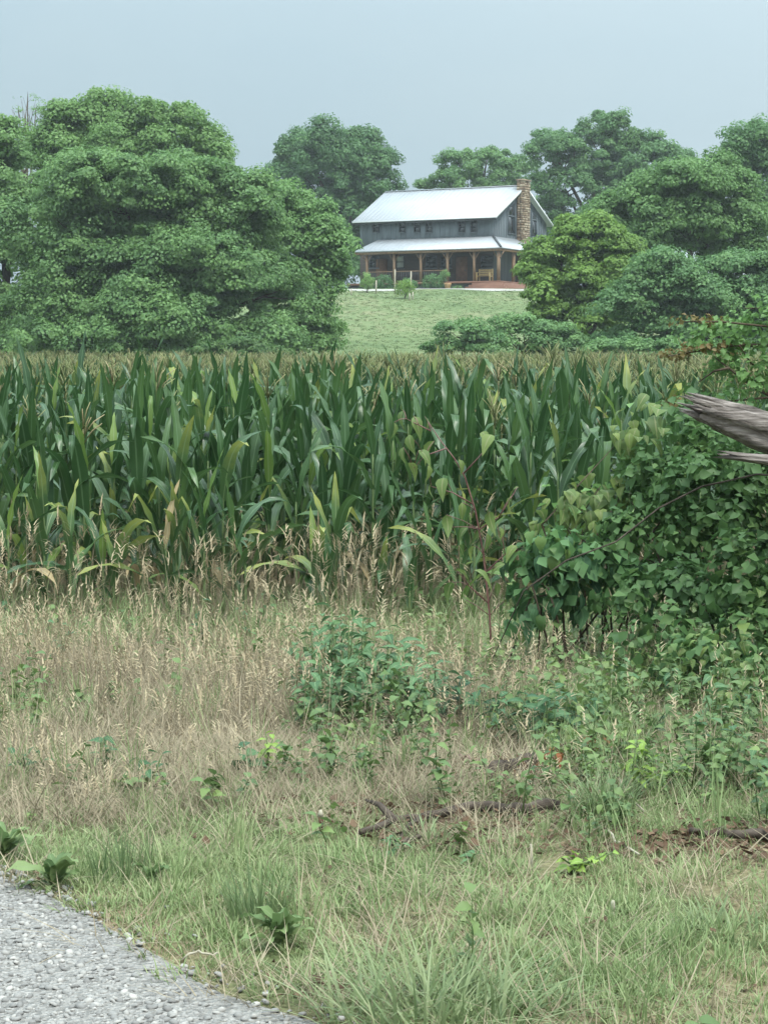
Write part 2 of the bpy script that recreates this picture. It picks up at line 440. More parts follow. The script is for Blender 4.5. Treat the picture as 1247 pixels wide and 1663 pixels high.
# ------------------------------------------------------------------ scatter (geometry nodes, for uncountable stuff only)
def scatter(name, label, cat, pts, rot, scl, idx, tint, meshes):
    src = bpy.data.collections.new(name + '_source')
    for i, me in enumerate(meshes):
        src.objects.link(bpy.data.objects.new('%s_source_%02d' % (name, i), me))
    me = bpy.data.meshes.new(name)
    n = len(pts)
    me.vertices.add(n); me.vertices.foreach_set('co', np.asarray(pts, np.float32).ravel())
    for an, ty, val in (('rot', 'FLOAT_VECTOR', rot), ('scl', 'FLOAT_VECTOR', scl)):
        a = me.attributes.new(an, ty, 'POINT'); a.data.foreach_set('vector', np.asarray(val, np.float32).ravel())
    a = me.attributes.new('idx', 'INT', 'POINT'); a.data.foreach_set('value', np.asarray(idx, np.int32))
    a = me.attributes.new('tint', 'FLOAT', 'POINT'); a.data.foreach_set('value', np.asarray(tint, np.float32))
    o = bpy.data.objects.new(name, me); COL.objects.link(o)
    ng = bpy.data.node_groups.new(name + '_scatter', 'GeometryNodeTree')
    ng.interface.new_socket('Geometry', in_out='INPUT', socket_type='NodeSocketGeometry')
    ng.interface.new_socket('Geometry', in_out='OUTPUT', socket_type='NodeSocketGeometry')
    gi = ng.nodes.new('NodeGroupInput'); go = ng.nodes.new('NodeGroupOutput')
    ip = ng.nodes.new('GeometryNodeInstanceOnPoints'); ci = ng.nodes.new('GeometryNodeCollectionInfo')
    ci.inputs['Collection'].default_value = src
    ci.inputs['Separate Children'].default_value = True
    ci.inputs['Reset Children'].default_value = True
    def na(an, ty):
        nd = ng.nodes.new('GeometryNodeInputNamedAttribute'); nd.data_type = ty
        nd.inputs['Name'].default_value = an; return nd.outputs['Attribute']
    er = ng.nodes.new('FunctionNodeEulerToRotation')
    L = ng.links.new
    L(gi.outputs[0], ip.inputs['Points']); L(ci.outputs[0], ip.inputs['Instance'])
    ip.inputs['Pick Instance'].default_value = True
    L(na('idx', 'INT'), ip.inputs['Instance Index'])
    L(na('rot', 'FLOAT_VECTOR'), er.inputs[0]); L(er.outputs[0], ip.inputs['Rotation'])
    L(na('scl', 'FLOAT_VECTOR'), ip.inputs['Scale'])
    L(ip.outputs[0], go.inputs[0])
    md = o.modifiers.new('scatter', 'NODES'); md.node_group = ng
    tag(o, label, cat, kind='stuff')
    return o

# ------------------------------------------------------------------ terrain
def grid_sheet(name, xs, ys, mat, dz=0.0, mask=None, kind='structure'):
    X, Y = np.meshgrid(xs, ys)
    Z = H(X, Y) + dz
    v = np.stack([X, Y, Z], -1).reshape(-1, 3)
    nx = len(xs); ny = len(ys)
    i, j = np.meshgrid(np.arange(nx - 1), np.arange(ny - 1))
    a = (j * nx + i).ravel()
    f = np.stack([a, a + 1, a + nx + 1, a + nx], 1)
    if mask is not None:
        c = v[f].mean(1); f = f[mask(c[:, 0], c[:, 1])]
    o = bpy.data.objects.new(name, mesh_from(name, v, f, None, None, mat, True))
    COL.objects.link(o); o['kind'] = kind
    return o

ys = np.concatenate([np.linspace(-200, 3, 12), np.arange(3.3, 18, 0.15), np.arange(18, 40, 0.8), np.arange(40, 180, 2.0), np.geomspace(182, 900, 14)])
xs = np.concatenate([-np.geomspace(8, 600, 18)[::-1], np.arange(-7.8, 7.9, 0.2), np.geomspace(8, 600, 18)])
ground = grid_sheet('ground', xs, ys, M['ground'])
grid_sheet('lawn', np.arange(-60, 75, 1.5), np.arange(86, 200, 1.0), M['lawn'], 0.012)

# gravel road: its edge runs across the lower left of the photograph
edge = [(-260, 1345), (-120, 1390), (0, 1432), (60, 1458), (130, 1492), (190, 1530), (250, 1562), (300, 1598), (345, 1622), (430, 1648), (500, 1668), (620, 1712), (800, 1780), (1100, 1900)]
EW = np.array([G(*e)[:2] for e in edge])
sl = (EW[0] - EW[3]); far = EW[0] + sl / np.linalg.norm(sl) * 60
sl2 = EW[-1] - EW[-4]; near_ = EW[-1] + sl2 / np.linalg.norm(sl2) * 60
EDGE = np.vstack([far, EW, near_])
def road_side(x, y):
    """signed distance to the road edge, positive on the verge"""
    x = np.asarray(x, float); y = np.asarray(y, float)
    best = np.full(x.shape, 1e9); sgn = np.zeros(x.shape)
    for a, b in zip(EDGE[:-1], EDGE[1:]):
        d = b - a; L2 = d @ d
        t = np.clip(((x - a[0]) * d[0] + (y - a[1]) * d[1]) / L2, 0, 1)
        px = a[0] + t * d[0]; py = a[1] + t * d[1]
        dist = np.hypot(x - px, y - py)
        s = np.sign(d[0] * (y - a[1]) - d[1] * (x - a[0]))
        m = dist < best
        best = np.where(m, dist, best); sgn = np.where(m, s, sgn)
    return best * sgn
EDGE_S = []
for a, b in zip(EDGE[:-1], EDGE[1:]):
    n = max(2, int(np.linalg.norm(b - a) / 0.25)) if np.linalg.norm(b - a) < 20 else 24
    EDGE_S += [a + (b - a) * t for t in np.linspace(0, 1, n, endpoint=False)]
EDGE_S.append(EDGE[-1]); EDGE_S = np.array(EDGE_S)
nd = np.gradient(EDGE_S, axis=0); nd /= np.linalg.norm(nd, axis=1)[:, None]
nrm = np.stack([nd[:, 1], -nd[:, 0]], 1)
off = [0.12, -0.0, -0.3, -0.8, -1.6, -3.0, -5.2]
rows = []
for oidx, d in enumerate(off):
    p = EDGE_S - nrm * d if False else EDGE_S + nrm * (-d)
    z = H(p[:, 0], p[:, 1]) + (0.008 if oidx else -0.02)
    rows.append(np.column_stack([p, z]))
V = np.concatenate(rows); nn = len(EDGE_S)
Fq = np.array([(r * nn + i, r * nn + i + 1, (r + 1) * nn + i + 1, (r + 1) * nn + i) for r in range(len(off) - 1) for i in range(nn - 1)])
ro = bpy.data.objects.new('gravel_road', mesh_from('gravel_road', V, Fq, None, None, M['gravel_bed'], True))
COL.objects.link(ro); ro['kind'] = 'structure'

# ------------------------------------------------------------------ farmhouse
TH = R(28); HL, HW = 12.2, 10.8
HC = P(800, 472, 160.0); HZ = float(H(HC[0], 153)) + 0.05
CT, ST = math.cos(TH), math.sin(TH)
house = empty('farmhouse', (HC[0], 160.0, HZ), -TH)
tag(house, 'two storey grey farmhouse with white metal roof, stone chimney and wraparound porch', 'house')
def lx_from_u(u, ly):
    """local x on the line local y = ly that the column u shows"""
    k_ = (u - CX) / FPX
    # x = HC0 + lx*CT + ly*ST ; y = 160 - lx*ST + ly*CT ; x = k*y
    return (k_ * (160 + ly * CT) - HC[0] - ly * ST) / (CT + k_ * ST)
def ly_from_u(u, lx):
    k_ = (u - CX) / FPX
    return (k_ * (160 - lx * ST) - HC[0] - lx * CT) / (ST - k_ * CT)
def lz_from_v(v, lx, ly):
    y = 160 - lx * ST + ly * CT
    return P(CX, v, y)[2] - HZ
EAVE = lz_from_v(354, 0, 0); RIDGE = lz_from_v(303, 0.4, HW / 2)
PTOP = lz_from_v(385, 0, 0); PED = lz_from_v(404, 0, -2.3); PFL = lz_from_v(456, 0, -2.2)
pitch = (RIDGE - EAVE) / (HW / 2 + 0.45)
EZ = EAVE + 0.45 * pitch            # roof plane height over the wall line
# walls (four slabs and two gables) > batten
wt = 0.16
wf = MB().box((-HL, 0, PTOP - 0.6), (0, wt, EZ)).build('upper_wall', M['siding'], house)
bat = MB()
for i in range(int(HL / 0.45)):
    x = -HL + 0.22 + i * 0.45
    bat.box((x - 0.03, -0.03, PTOP - 0.6), (x + 0.03, -0.002, EZ - 0.05))
tag(bat.build('batten', M['siding'], wf), kind='stuff')
MB().box((-HL, HW - wt, 0), (0, HW, EZ)).build('back_wall', M['siding'], house)
def gable(x0, x1):
    m = MB(); zt = EZ + pitch * HW / 2 - 0.02
    v = []
    for x in (x0, x1):
        v += [(x, wt, 0), (x, HW - wt, 0), (x, HW - wt, EZ + pitch * wt), (x, HW / 2, zt), (x, wt, EZ + pitch * wt)]
    return m.add(v, [(4,3,2,1,0), (5,6,7,8,9), (0,1,6,5), (1,2,7,6), (2,3,8,7), (3,4,9,8), (4,0,5,9)])
gr_ = gable(-wt, -0.0).build('gable_wall', M['siding'], house)
gb = MB()
for i in range(int(HW / 0.45)):
    y = 0.3 + i * 0.45
    if y > HW - 0.2: break
    zt = EZ + pitch * min(y, HW - y) - 0.05
    gb.box((0.002, y - 0.03, PTOP - 0.6), (0.03, y + 0.03, zt))
tag(gb.build('batten', M['siding'], gr_), kind='stuff')
gable(-HL, -HL + wt).build('gable_wall', M['siding'], house)
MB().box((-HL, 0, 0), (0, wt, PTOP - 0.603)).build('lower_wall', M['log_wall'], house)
# main roof: two slopes
ov, og, rt = 0.45, 0.45, 0.12
def slope(sgn):
    m = MB()
    y0 = -ov if sgn > 0 else HW + ov
    yr = HW / 2
    v = []
    for z in (0.0, rt):
        v += [(-HL - og, y0, EAVE + z), (og, y0, EAVE + z), (og, yr, RIDGE + z), (-HL - og, yr, RIDGE + z)]
    f = [(0,3,2,1), (4,5,6,7), (0,1,5,4), (1,2,6,5), (2,3,7,6), (3,0,4,7)]
    return m.add(v, f if sgn > 0 else [q[::-1] for q in f])
for sgn in (1, -1):
    rf = slope(sgn).build('roof_slope', M['metal_roof'], house)
    sm = MB()
    y0 = -ov if sgn > 0 else HW + ov
    for i in range(int((HL + 2 * og) / 0.42) + 1):
        x = -HL - og + 0.03 + i * 0.42
        a = np.array([x, y0, EAVE + rt]); b = np.array([x, HW / 2, RIDGE + rt])
        n_ = np.array([0, 0, 0.035]); w = np.array([0.02, 0, 0])
        v = [a - w, a + w, b + w, b - w, a - w + n_, a + w + n_, b + w + n_, b - w + n_]
        sm.add(v, [(4,5,6,7), (0,1,5,4), (1,2,6,5), (2,3,7,6), (3,0,4,7)])
    tag(sm.build('seam', M['metal_roof'], rf), kind='stuff')
MB().box((-HL - og, HW/2 - 0.14, RIDGE + rt - 0.02), (og, HW/2 + 0.14, RIDGE + rt + 0.05)).build('ridge_cap', M['metal_roof'], house)
MB().box((-HL - og, -ov + 0.02, EAVE - 0.16), (og, -ov + 0.05, EAVE + 0.02)).build('eave_board', M['dark_trim'], house)
MB().box((-HL - og, -ov - 0.09, EAVE + 0.0), (og, -ov - 0.005, EAVE + 0.10)).build('gutter', M['white_trim'], house)
for sgn in (1, -1):
    m = MB(); y0 = -ov if sgn > 0 else HW + ov
    v = []
    for x in (og + 0.004, og + 0.04):
        v += [(x, y0, EAVE - 0.05), (x, HW/2, RIDGE - 0.05), (x, HW/2, RIDGE + rt), (x, y0, EAVE + rt)]
    f = [(0,1,2,3), (7,6,5,4), (0,4,5,1), (2,6,7,3), (1,5,6,2), (3,7,4,0)]
    m.add(v, f).build('rake_board', M['white_trim'], house)
# porch roof (front with hip at each end, and the gable side)
PD, PS, po = 2.2, 1.55, 0.32
xL = lx_from_u(576, -PD - po); xR = PS + po; yF = -PD - po
m = MB(); t = 0.10
fr = [(xL, yF, PED), (xR, yF, PED), (0.0, -0.002, PTOP), (-HL + 1.7, -0.002, PTOP)]
m.add(fr + [(x, y, z + t) for x, y, z in fr], [(3,2,1,0), (4,5,6,7), (0,1,5,4), (1,2,6,5), (2,3,7,6), (3,0,4,7)])
pr = m.build('porch_roof', M['porch_metal'], house)
m = MB()
le = [(xL, yF, PED), (-HL + 1.7, -0.002, PTOP), (-HL + 0.05, -0.002, PED + 0.25), (xL, -0.05, PED)]
m.add([(x, y, z + 0.003) for x, y, z in le] + [(x, y, z + t + .003) for x, y, z in le], [(3,2,1,0), (4,5,6,7), (0,1,5,4), (1,2,6,5), (2,3,7,6), (3,0,4,7)])
m.build('porch_roof', M['porch_metal'], house)
m = MB()
rs = [(xR, yF, PED), (xR, HW, PED), (0.035, HW, PTOP), (0.035, -0.002, PTOP)]
m.add([(x, y, z + 0.004) for x, y, z in rs] + [(x, y, z + t + 0.004) for x, y, z in rs], [(3,2,1,0), (4,5,6,7), (0,1,5,4), (1,2,6,5), (2,3,7,6), (3,0,4,7)])
pr2 = m.build('porch_roof', M['porch_metal'], house)
m = MB()
m.tube([(0.03, -0.03, PTOP + t + 0.03), (xR, yF, PED + t + 0.03)], 0.09, 6).build('hip_cap', M['dark_trim'], pr2)
sm = MB()
for i in range(33):
    x = -HL + 1.8 + i * 0.42
    if x > -0.1: break
    sm.tube([(x, -0.01, PTOP + t), (x, yF, PED + t)], 0.022, 4)
tag(sm.build('seam', M['porch_metal'], pr), kind='stuff')
MB().box((xL, yF + 0.05, PED - 0.20), (xR - 0.05, yF + 0.18, PED - 0.002)).build('porch_beam', M['post_wood'], house)
MB().box((xR - 0.18, yF + 0.183, PED - 0.20), (xR - 0.052, HW, PED - 0.002)).build('porch_beam', M['post_wood'], house)
# porch deck boards, joists skirt
dk = MB().box((-HL, -PD - 0.12, PFL - 0.16), (PS + 0.12, -0.004, PFL)).build('porch_floor', M['deck_wood'], house)
MB().box((0.033, 0.0, PFL - 0.16), (PS + 0.12, HW, PFL)).build('porch_floor', M['deck_wood'], house)
MB().box((-HL, -PD + 0.05, -0.15), (-0.3, -PD + 0.12, PFL - 0.163)).build('porch_skirt', M['dark_trim'], house)
# posts with brackets
front_u = [596, 640, 683, 726, 769, 808]
px_ = [lx_from_u(u, -PD) for u in front_u]
px_[-1] = PS - 0.02
for i, x in enumerate(px_):
    w = 0.09 if i < 5 else 0.11
    b_ = MB().box((x - w, -PD - w, PFL), (x + w, -PD + w, PED - 0.203)).build('post', M['post_wood'], house)
    br = MB()
    for s in (-1, 1):
        br.tube([(x + s * 0.10, -PD, PED - 0.75), (x + s * 0.45, -PD, PED - 0.22)], 0.045, 5)
    br.build('bracket', M['post_wood'], b_)
for y in (0.6, 3.2, 5.9, 8.4):
    MB().box((PS - 0.12, y - 0.115, PFL), (PS + 0.11, y + 0.115, PED - 0.203)).build('post', M['post_wood'], house)
# railing between the posts up to the steps, left of the bench
for a, b in zip(px_[:3], px_[1:4]):
    r_ = MB()
    r_.box((a + 0.12, -PD - 0.04, PFL + 0.88), (b - 0.12, -PD + 0.04, PFL + 0.95))
    r_.box((a + 0.12, -PD - 0.03, PFL + 0.10), (b - 0.12, -PD + 0.03, PFL + 0.15))
    rr = r_.build('railing', M['post_wood'], house)
    bb = MB()
    for x in np.arange(a + 0.28, b - 0.2, 0.16):
        bb.box((x - 0.014, -PD - 0.014, PFL + 0.151), (x + 0.014, -PD + 0.014, PFL + 0.879))
    tag(bb.build('baluster', M['dark_trim'], rr), kind='stuff')
# broad wooden steps wrapping the corner
sx0 = lx_from_u(770, -PD - 0.2)
nst = 4
for i in range(nst):
    top = PFL - 0.165 * (i + 1) + 0.02
    e0 = 0.30 * i; e1 = 0.30 * (i + 1)
    MB().box((sx0 - e1 * 0.5, -PD - 0.125 - e1, -0.3), (PS + 0.125 + e1, -PD - 0.125 - e0, top)).build('step', M['deck_wood'], house)
    MB().box((PS + 0.125 + e0, -PD - 0.125 - e0, -0.3), (PS + 0.125 + e1, 4.2, top - 0.002)).build('step', M['deck_wood'], house)
# windows
def window_front(uc, v0, v1, w, ly=0.0, cross=True, mat='glass'):
    x = lx_from_u(uc, ly); z1 = lz_from_v(v0, x, ly); z0 = lz_from_v(v1, x, ly)
    fr_ = MB(); q = 0.06; d = ly - 0.07
    fr_.box((x - w/2 - q, d, z0 - q), (x - w/2, ly - 0.001, z1 + q)).box((x + w/2, d, z0 - q), (x + w/2 + q, ly - 0.001, z1 + q))
    fr_.box((x - w/2, d, z1), (x + w/2, ly - 0.001, z1 + q)).box((x - w/2, d, z0 - q), (x + w/2, ly - 0.001, z0))
    fr_.box((x - w/2, d + 0.02, (z0+z1)/2 - 0.025), (x + w/2, ly - 0.001, (z0+z1)/2 + 0.025))
    wo = fr_.build('window', M['dark_trim'], house)
    MB().box((x - w/2 - 0.1, d - 0.06, z0 - q - 0.05), (x + w/2 + 0.1, ly - 0.001, z0 - q - 0.002)).build('sill', M['siding'], wo)
    for za, zb in ((z0, (z0+z1)/2 - 0.025), ((z0+z1)/2 + 0.025, z1)):
        MB().box((x - w/2, ly - 0.035, za), (x + w/2, ly - 0.005, zb)).build('pane', M[mat], wo)
for uc in (610.5, 653, 677, 696.5, 749, 768.5):
    window_front(uc, 359, 376, 0.47, -0.03)
for uc, w, mat in ((650, 0.62, 'reflect_pane'), (700, 0.9, 'glass'), (724, 0.9, 'glass'), (790, 1.0, 'glass'), (608, 0.8, 'glass')):
    x = lx_from_u(uc, -0.0)
    window_front(uc, 416, 434, w, -0.002, mat=mat)
# door
x = lx_from_u(749, 0.0)
d_ = MB().box((x - 0.5, -0.06, PFL + 0.01), (x + 0.5, -0.002, PFL + 2.1)).build('door', M['door_wood'], house)
MB().tube([(x + 0.38, -0.08, PFL + 1.0), (x + 0.38, -0.16, PFL + 1.0)], 0.04, 8).build('handle', M['dark_trim'], d_)
x = lx_from_u(620, 0.0)
d_ = MB().box((x - 0.5, -0.06, PFL + 0.01), (x + 0.5, -0.002, PFL + 2.1)).build('door', M['door_wood'], house)
MB().tube([(x + 0.38, -0.08, PFL + 1.0), (x + 0.38, -0.16, PFL + 1.0)], 0.04, 8).build('handle', M['dark_trim'], d_)
# tall gable windows beside the chimney (tops follow the rake)
def gable_window(ya, yb, z0, mid):
    zt = lambda y: EZ + pitch * min(y, HW - y) - 0.75
    x = 0.034
    wo = MB()
    q = 0.07
    for (a, b, c, d) in ((ya - q, ya, z0, zt(ya)), (yb, yb + q, z0, zt(yb))):
        wo.box((x, a, c), (x + 0.06, b, d))
    wo.box((x, ya, z0 - q), (x + 0.06, yb, z0)).box((x, ya, mid - 0.05), (x + 0.06, yb, mid + 0.05))
    fo = wo.build('window', M['siding'], house)
    for za, zb_a, zb_b in ((z0, mid - 0.05, mid - 0.05), (mid + 0.05, zt(ya), zt(yb))):
        p_ = MB()
        v = []
        for xx in (x + 0.004, x + 0.03):
            v += [(xx, ya, za), (xx, yb, za), (xx, yb, zb_b), (xx, ya, zb_a)]
        p_.add(v, [(0,3,2,1), (4,5,6,7), (0,1,5,4), (1,2,6,5), (2,3,7,6), (3,0,4,7)])
        p_.build('pane', M['glass'], fo)
zg0 = lz_from_v(378, 0, 3.0); zgm = lz_from_v(350, 0, 3.0)
gable_window(ly_from_u(822.5, 0), ly_from_u(833.5, 0), zg0, zgm)
gable_window(ly_from_u(861, 0), ly_from_u(868, 0), zg0, zgm)
# stone chimney: mortar core > stones
cy0 = ly_from_u(847, 0.6); cw = 1.4; cd = 0.62
CTOP = lz_from_v(292, 0.6, 5)
ch = MB().box((0.034, cy0 + 0.04, 0), (cd - 0.04, cy0 + cw - 0.04, CTOP - 0.05)).build('chimney', M['chimney_mortar'], house)
st = MB(); rg = np.random.default_rng(8)
def stone(m, c, sx, sy, sz, bt):
    v = np.array([(x, y, z) for x in (-1, 1) for y in (-1, 1) for z in (-1, 1)], float)
    v = v * (1 + 0.22 * (rg.random((8, 3)) - 0.5)) * np.array([sx, sy, sz]) / 2 + c
    m.add(v, [(0,1,3,2), (4,6,7,5), (0,4,5,1), (2,3,7,6), (0,2,6,4), (1,5,7,3)], bt=bt)
z = 0.05
while z < CTOP - 0.1:
    h = 0.12 + 0.11 * rg.random()
    y = cy0
    while y < cy0 + cw - 0.05:
        w = 0.13 + 0.22 * rg.random(); w = min(w, cy0 + cw - y)
        stone(st, np.array([cd - 0.03, y + w/2, z + h/2]), 0.12, w - 0.03, h - 0.03, rg.random())
        y += w
    for ly in (cy0 + 0.03, cy0 + cw - 0.03):
        xx = 0.04
        while xx < cd - 0.1:
            w = 0.2 + 0.15 * rg.random(); w = min(w, cd - xx)
            stone(st, np.array([xx + w/2, ly, z + h/2]), w - 0.03, 0.12, h - 0.03, rg.random())
            xx += w
    z += h
tag(st.build('stone', M['chimney_stone'], ch), kind='stuff')
MB().box((0.0, cy0 - 0.08, CTOP - 0.06), (cd + 0.08, cy0 + cw + 0.08, CTOP + 0.06)).build('cap', M['chimney_stone'], ch)

def hpt(lx, ly, lz=0.0):
    return (HC[0] + lx * CT + ly * ST, 160 - lx * ST + ly * CT, HZ + lz)
# bench on the porch
bx = lx_from_u(786, -1.5)
bench = empty('porch_bench', hpt(bx, -1.5, PFL), -TH)
tag(bench, 'yellow wooden bench with slatted back standing on the porch beside the steps', 'bench')
for i in range(4): MB().box((-0.62, -0.25 + i * 0.13, 0.42), (0.62, -0.14 + i * 0.13, 0.46)).build('seat_slat', M['bench_wood'], bench)
for i in range(3): MB().box((-0.62, 0.26, 0.52 + i * 0.16), (0.62, 0.30, 0.64 + i * 0.16)).build('back_slat', M['bench_wood'], bench)
for sx in (-0.58, 0.58):
    MB().box((sx - 0.05, 0.20, 0), (sx + 0.05, 0.258, 1.0)).build('leg', M['bench_wood'], bench)
    MB().box((sx - 0.05, -0.32, 0), (sx + 0.05, -0.253, 0.68)).build('leg', M['bench_wood'], bench)
    MB().box((sx - 0.05, -0.34, 0.682), (sx + 0.05, 0.198, 0.73)).build('armrest', M['bench_wood'], bench)
    MB().box((sx - 0.04, -0.25, 0.36), (sx + 0.04, 0.198, 0.418)).build('seat_rail', M['bench_wood'], bench)

# white gravel drive in front of the house
dp = []
for u in np.linspace(380, 1000, 40):
    a = G(u, 479.5 + 1.2 * math.sin(u / 60)); dp.append(a)
dp = np.array(dp)
m = MB(); v = []; f = []
for i, a in enumerate(dp):
    y0_ = 149.2 + 0.35 * math.sin(i * 0.8); y1_ = 153.4 + 0.3 * math.sin(i * 0.5 + 1)
    x_ = (-14 + i * 1.0)
    uu_ = project(x_, 151.0, 7.7)[0]
    y0_ += 2.6 * float(np.exp(-((uu_ - 715) / 60.0) ** 4))
    for y_ in (y0_, (y0_ + y1_) / 2, y1_):
        v.append((x_, y_, float(H(x_, y_)) + 0.035))
    if i:
        b = i * 3
        f += [(b - 3, b, b + 1, b - 2), (b - 2, b + 1, b + 2, b - 1)]
drv = m.add(v, f).build('driveway', M['drive_gravel']); drv['kind'] = 'structure'

# outbuilding whose white roof shows through the trees on the right
ob = empty('outbuilding', (29.5, 166.0, float(H(29.5, 166)) + 0.1), R(-20))
ob.scale = (1, 1, 0.86)
tag(ob, 'low outbuilding with white metal roof half hidden by the trees beside the farmhouse', 'building')
MB().box((-4.5, 0, -0.3), (4.5, 7, 2.9)).build('wall', M['siding'], ob)
for s in (1, -1):
    y0 = -0.5 if s > 0 else 7.5
    v = []
    for z in (0, 0.1): v += [(-5, y0, 2.75 + z), (5, y0, 2.75 + z), (5, 3.5, 5.2 + z), (-5, 3.5, 5.2 + z)]
    f = [(0,3,2,1), (4,5,6,7), (0,1,5,4), (1,2,6,5), (2,3,7,6), (3,0,4,7)]
    MB().add(v, f if s > 0 else [q[::-1] for q in f]).build('roof_slope', M['metal_roof'], ob)
for x in (-4.5, 4.36):
    v = []
    for xx in (x, x + 0.14): v += [(xx, 0, 2.9), (xx, 7, 2.9), (xx, 3.5, 5.15)]
    MB().add(v, [(2,1,0), (3,4,5), (0,1,4,3), (1,2,5,4), (2,0,3,5)]).build('gable_wall', M['siding'], ob)
d_ = MB().box((-2.6, -0.06, 0), (2.6, -0.004, 2.4)).build('garage_door', M['white_trim'], ob)

# ------------------------------------------------------------------ trees
def leaf_quads(rg, c, n, size):
    """folded diamond leaves: c centres, n unit normals, size lengths"""
    N = len(c)
    r = rg.normal(size=(N, 3)); t = r - (r * n).sum(1)[:, None] * n
    t /= np.linalg.norm(t, axis=1)[:, None] + 1e-9
    b = np.cross(n, t)
    s = size[:, None]
    fold = 0.18 * s * n
    v = np.stack([c - t * s * 0.5, c - b * s * 0.40 + fold * 0.8 - t * s * 0.05, c + t * s * 0.5 - fold * 0.6, c + b * s * 0.40 + fold * 0.8 - t * s * 0.05], 1)
    idx = np.arange(N)[:, None] * 4
    f = np.concatenate([idx + np.array([[0, 2, 1]]), idx + np.array([[0, 3, 2]])], 0)
    return v.reshape(-1, 3), f

def crown_points(rg, lobes, clump_r, density, flat, up, size, per=34, fill=0.18):
    """leaves in flattened sprays set over the lobes' surfaces"""
    C = []; Nn = []; S = []; T = []
    for (c, r) in lobes:
        c = np.asarray(c, float); r = np.asarray(r, float)
        area = 4 * math.pi * ((r[0]*r[1])**1.6 + (r[0]*r[2])**1.6 + (r[1]*r[2])**1.6)**(1/1.6) / 3**(1/1.6)
        nc = max(4, int(area * density / (clump_r ** 2)))
        d = rg.normal(size=(nc, 3)); d /= np.linalg.norm(d, axis=1)[:, None]
        d[:, 2] = np.where(d[:, 2] < -0.55, -d[:, 2], d[:, 2])
        rad = np.where(rg.random(nc) < fill, rg.uniform(0.35, 0.8, nc), rg.uniform(0.78, 1.06, nc))
        cc = c + d * r * rad[:, None]
        cr = clump_r * rg.uniform(0.55, 1.35, nc)
        ct = rg.random(nc)
        k_ = rg.integers(int(per * 0.6), int(per * 1.4), nc)
        ci = np.repeat(np.arange(nc), k_)
        q = rg.normal(size=(len(ci), 3)); q /= np.linalg.norm(q, axis=1)[:, None]
        q *= (rg.random(len(ci)) ** 0.3)[:, None]
        droop = -0.35 * (q[:, 0]**2 + q[:, 1]**2)
        q[:, 2] = q[:, 2] * flat + droop * flat
        pos = cc[ci] + q * cr[ci][:, None]
        nr = np.array([0, 0, 1.0]) * up * 0.7 + d[ci] * 0.4 + q * 0.95 + rg.normal(size=(len(ci), 3)) * 0.36
        nr /= np.linalg.norm(nr, axis=1)[:, None]
        C.append(pos); Nn.append(nr); S.append(size * rg.uniform(0.45, 1.5, len(ci))); T.append(np.clip(ct[ci] * 0.6 + rg.random(len(ci)) * 0.4, 0, 1))
    return np.concatenate(C), np.concatenate(Nn), np.concatenate(S), np.concatenate(T)

def lobe_px(lst, y, dep=0.8):
    out = []
    for e in lst:
        u, v, ru, rv = e[:4]; yy = y + (e[4] if len(e) > 4 else 0)
        s = yy / FPX
        out.append((P(u, v, yy), (ru * s, max(ru, rv) * s * dep, rv * s)))
    return out

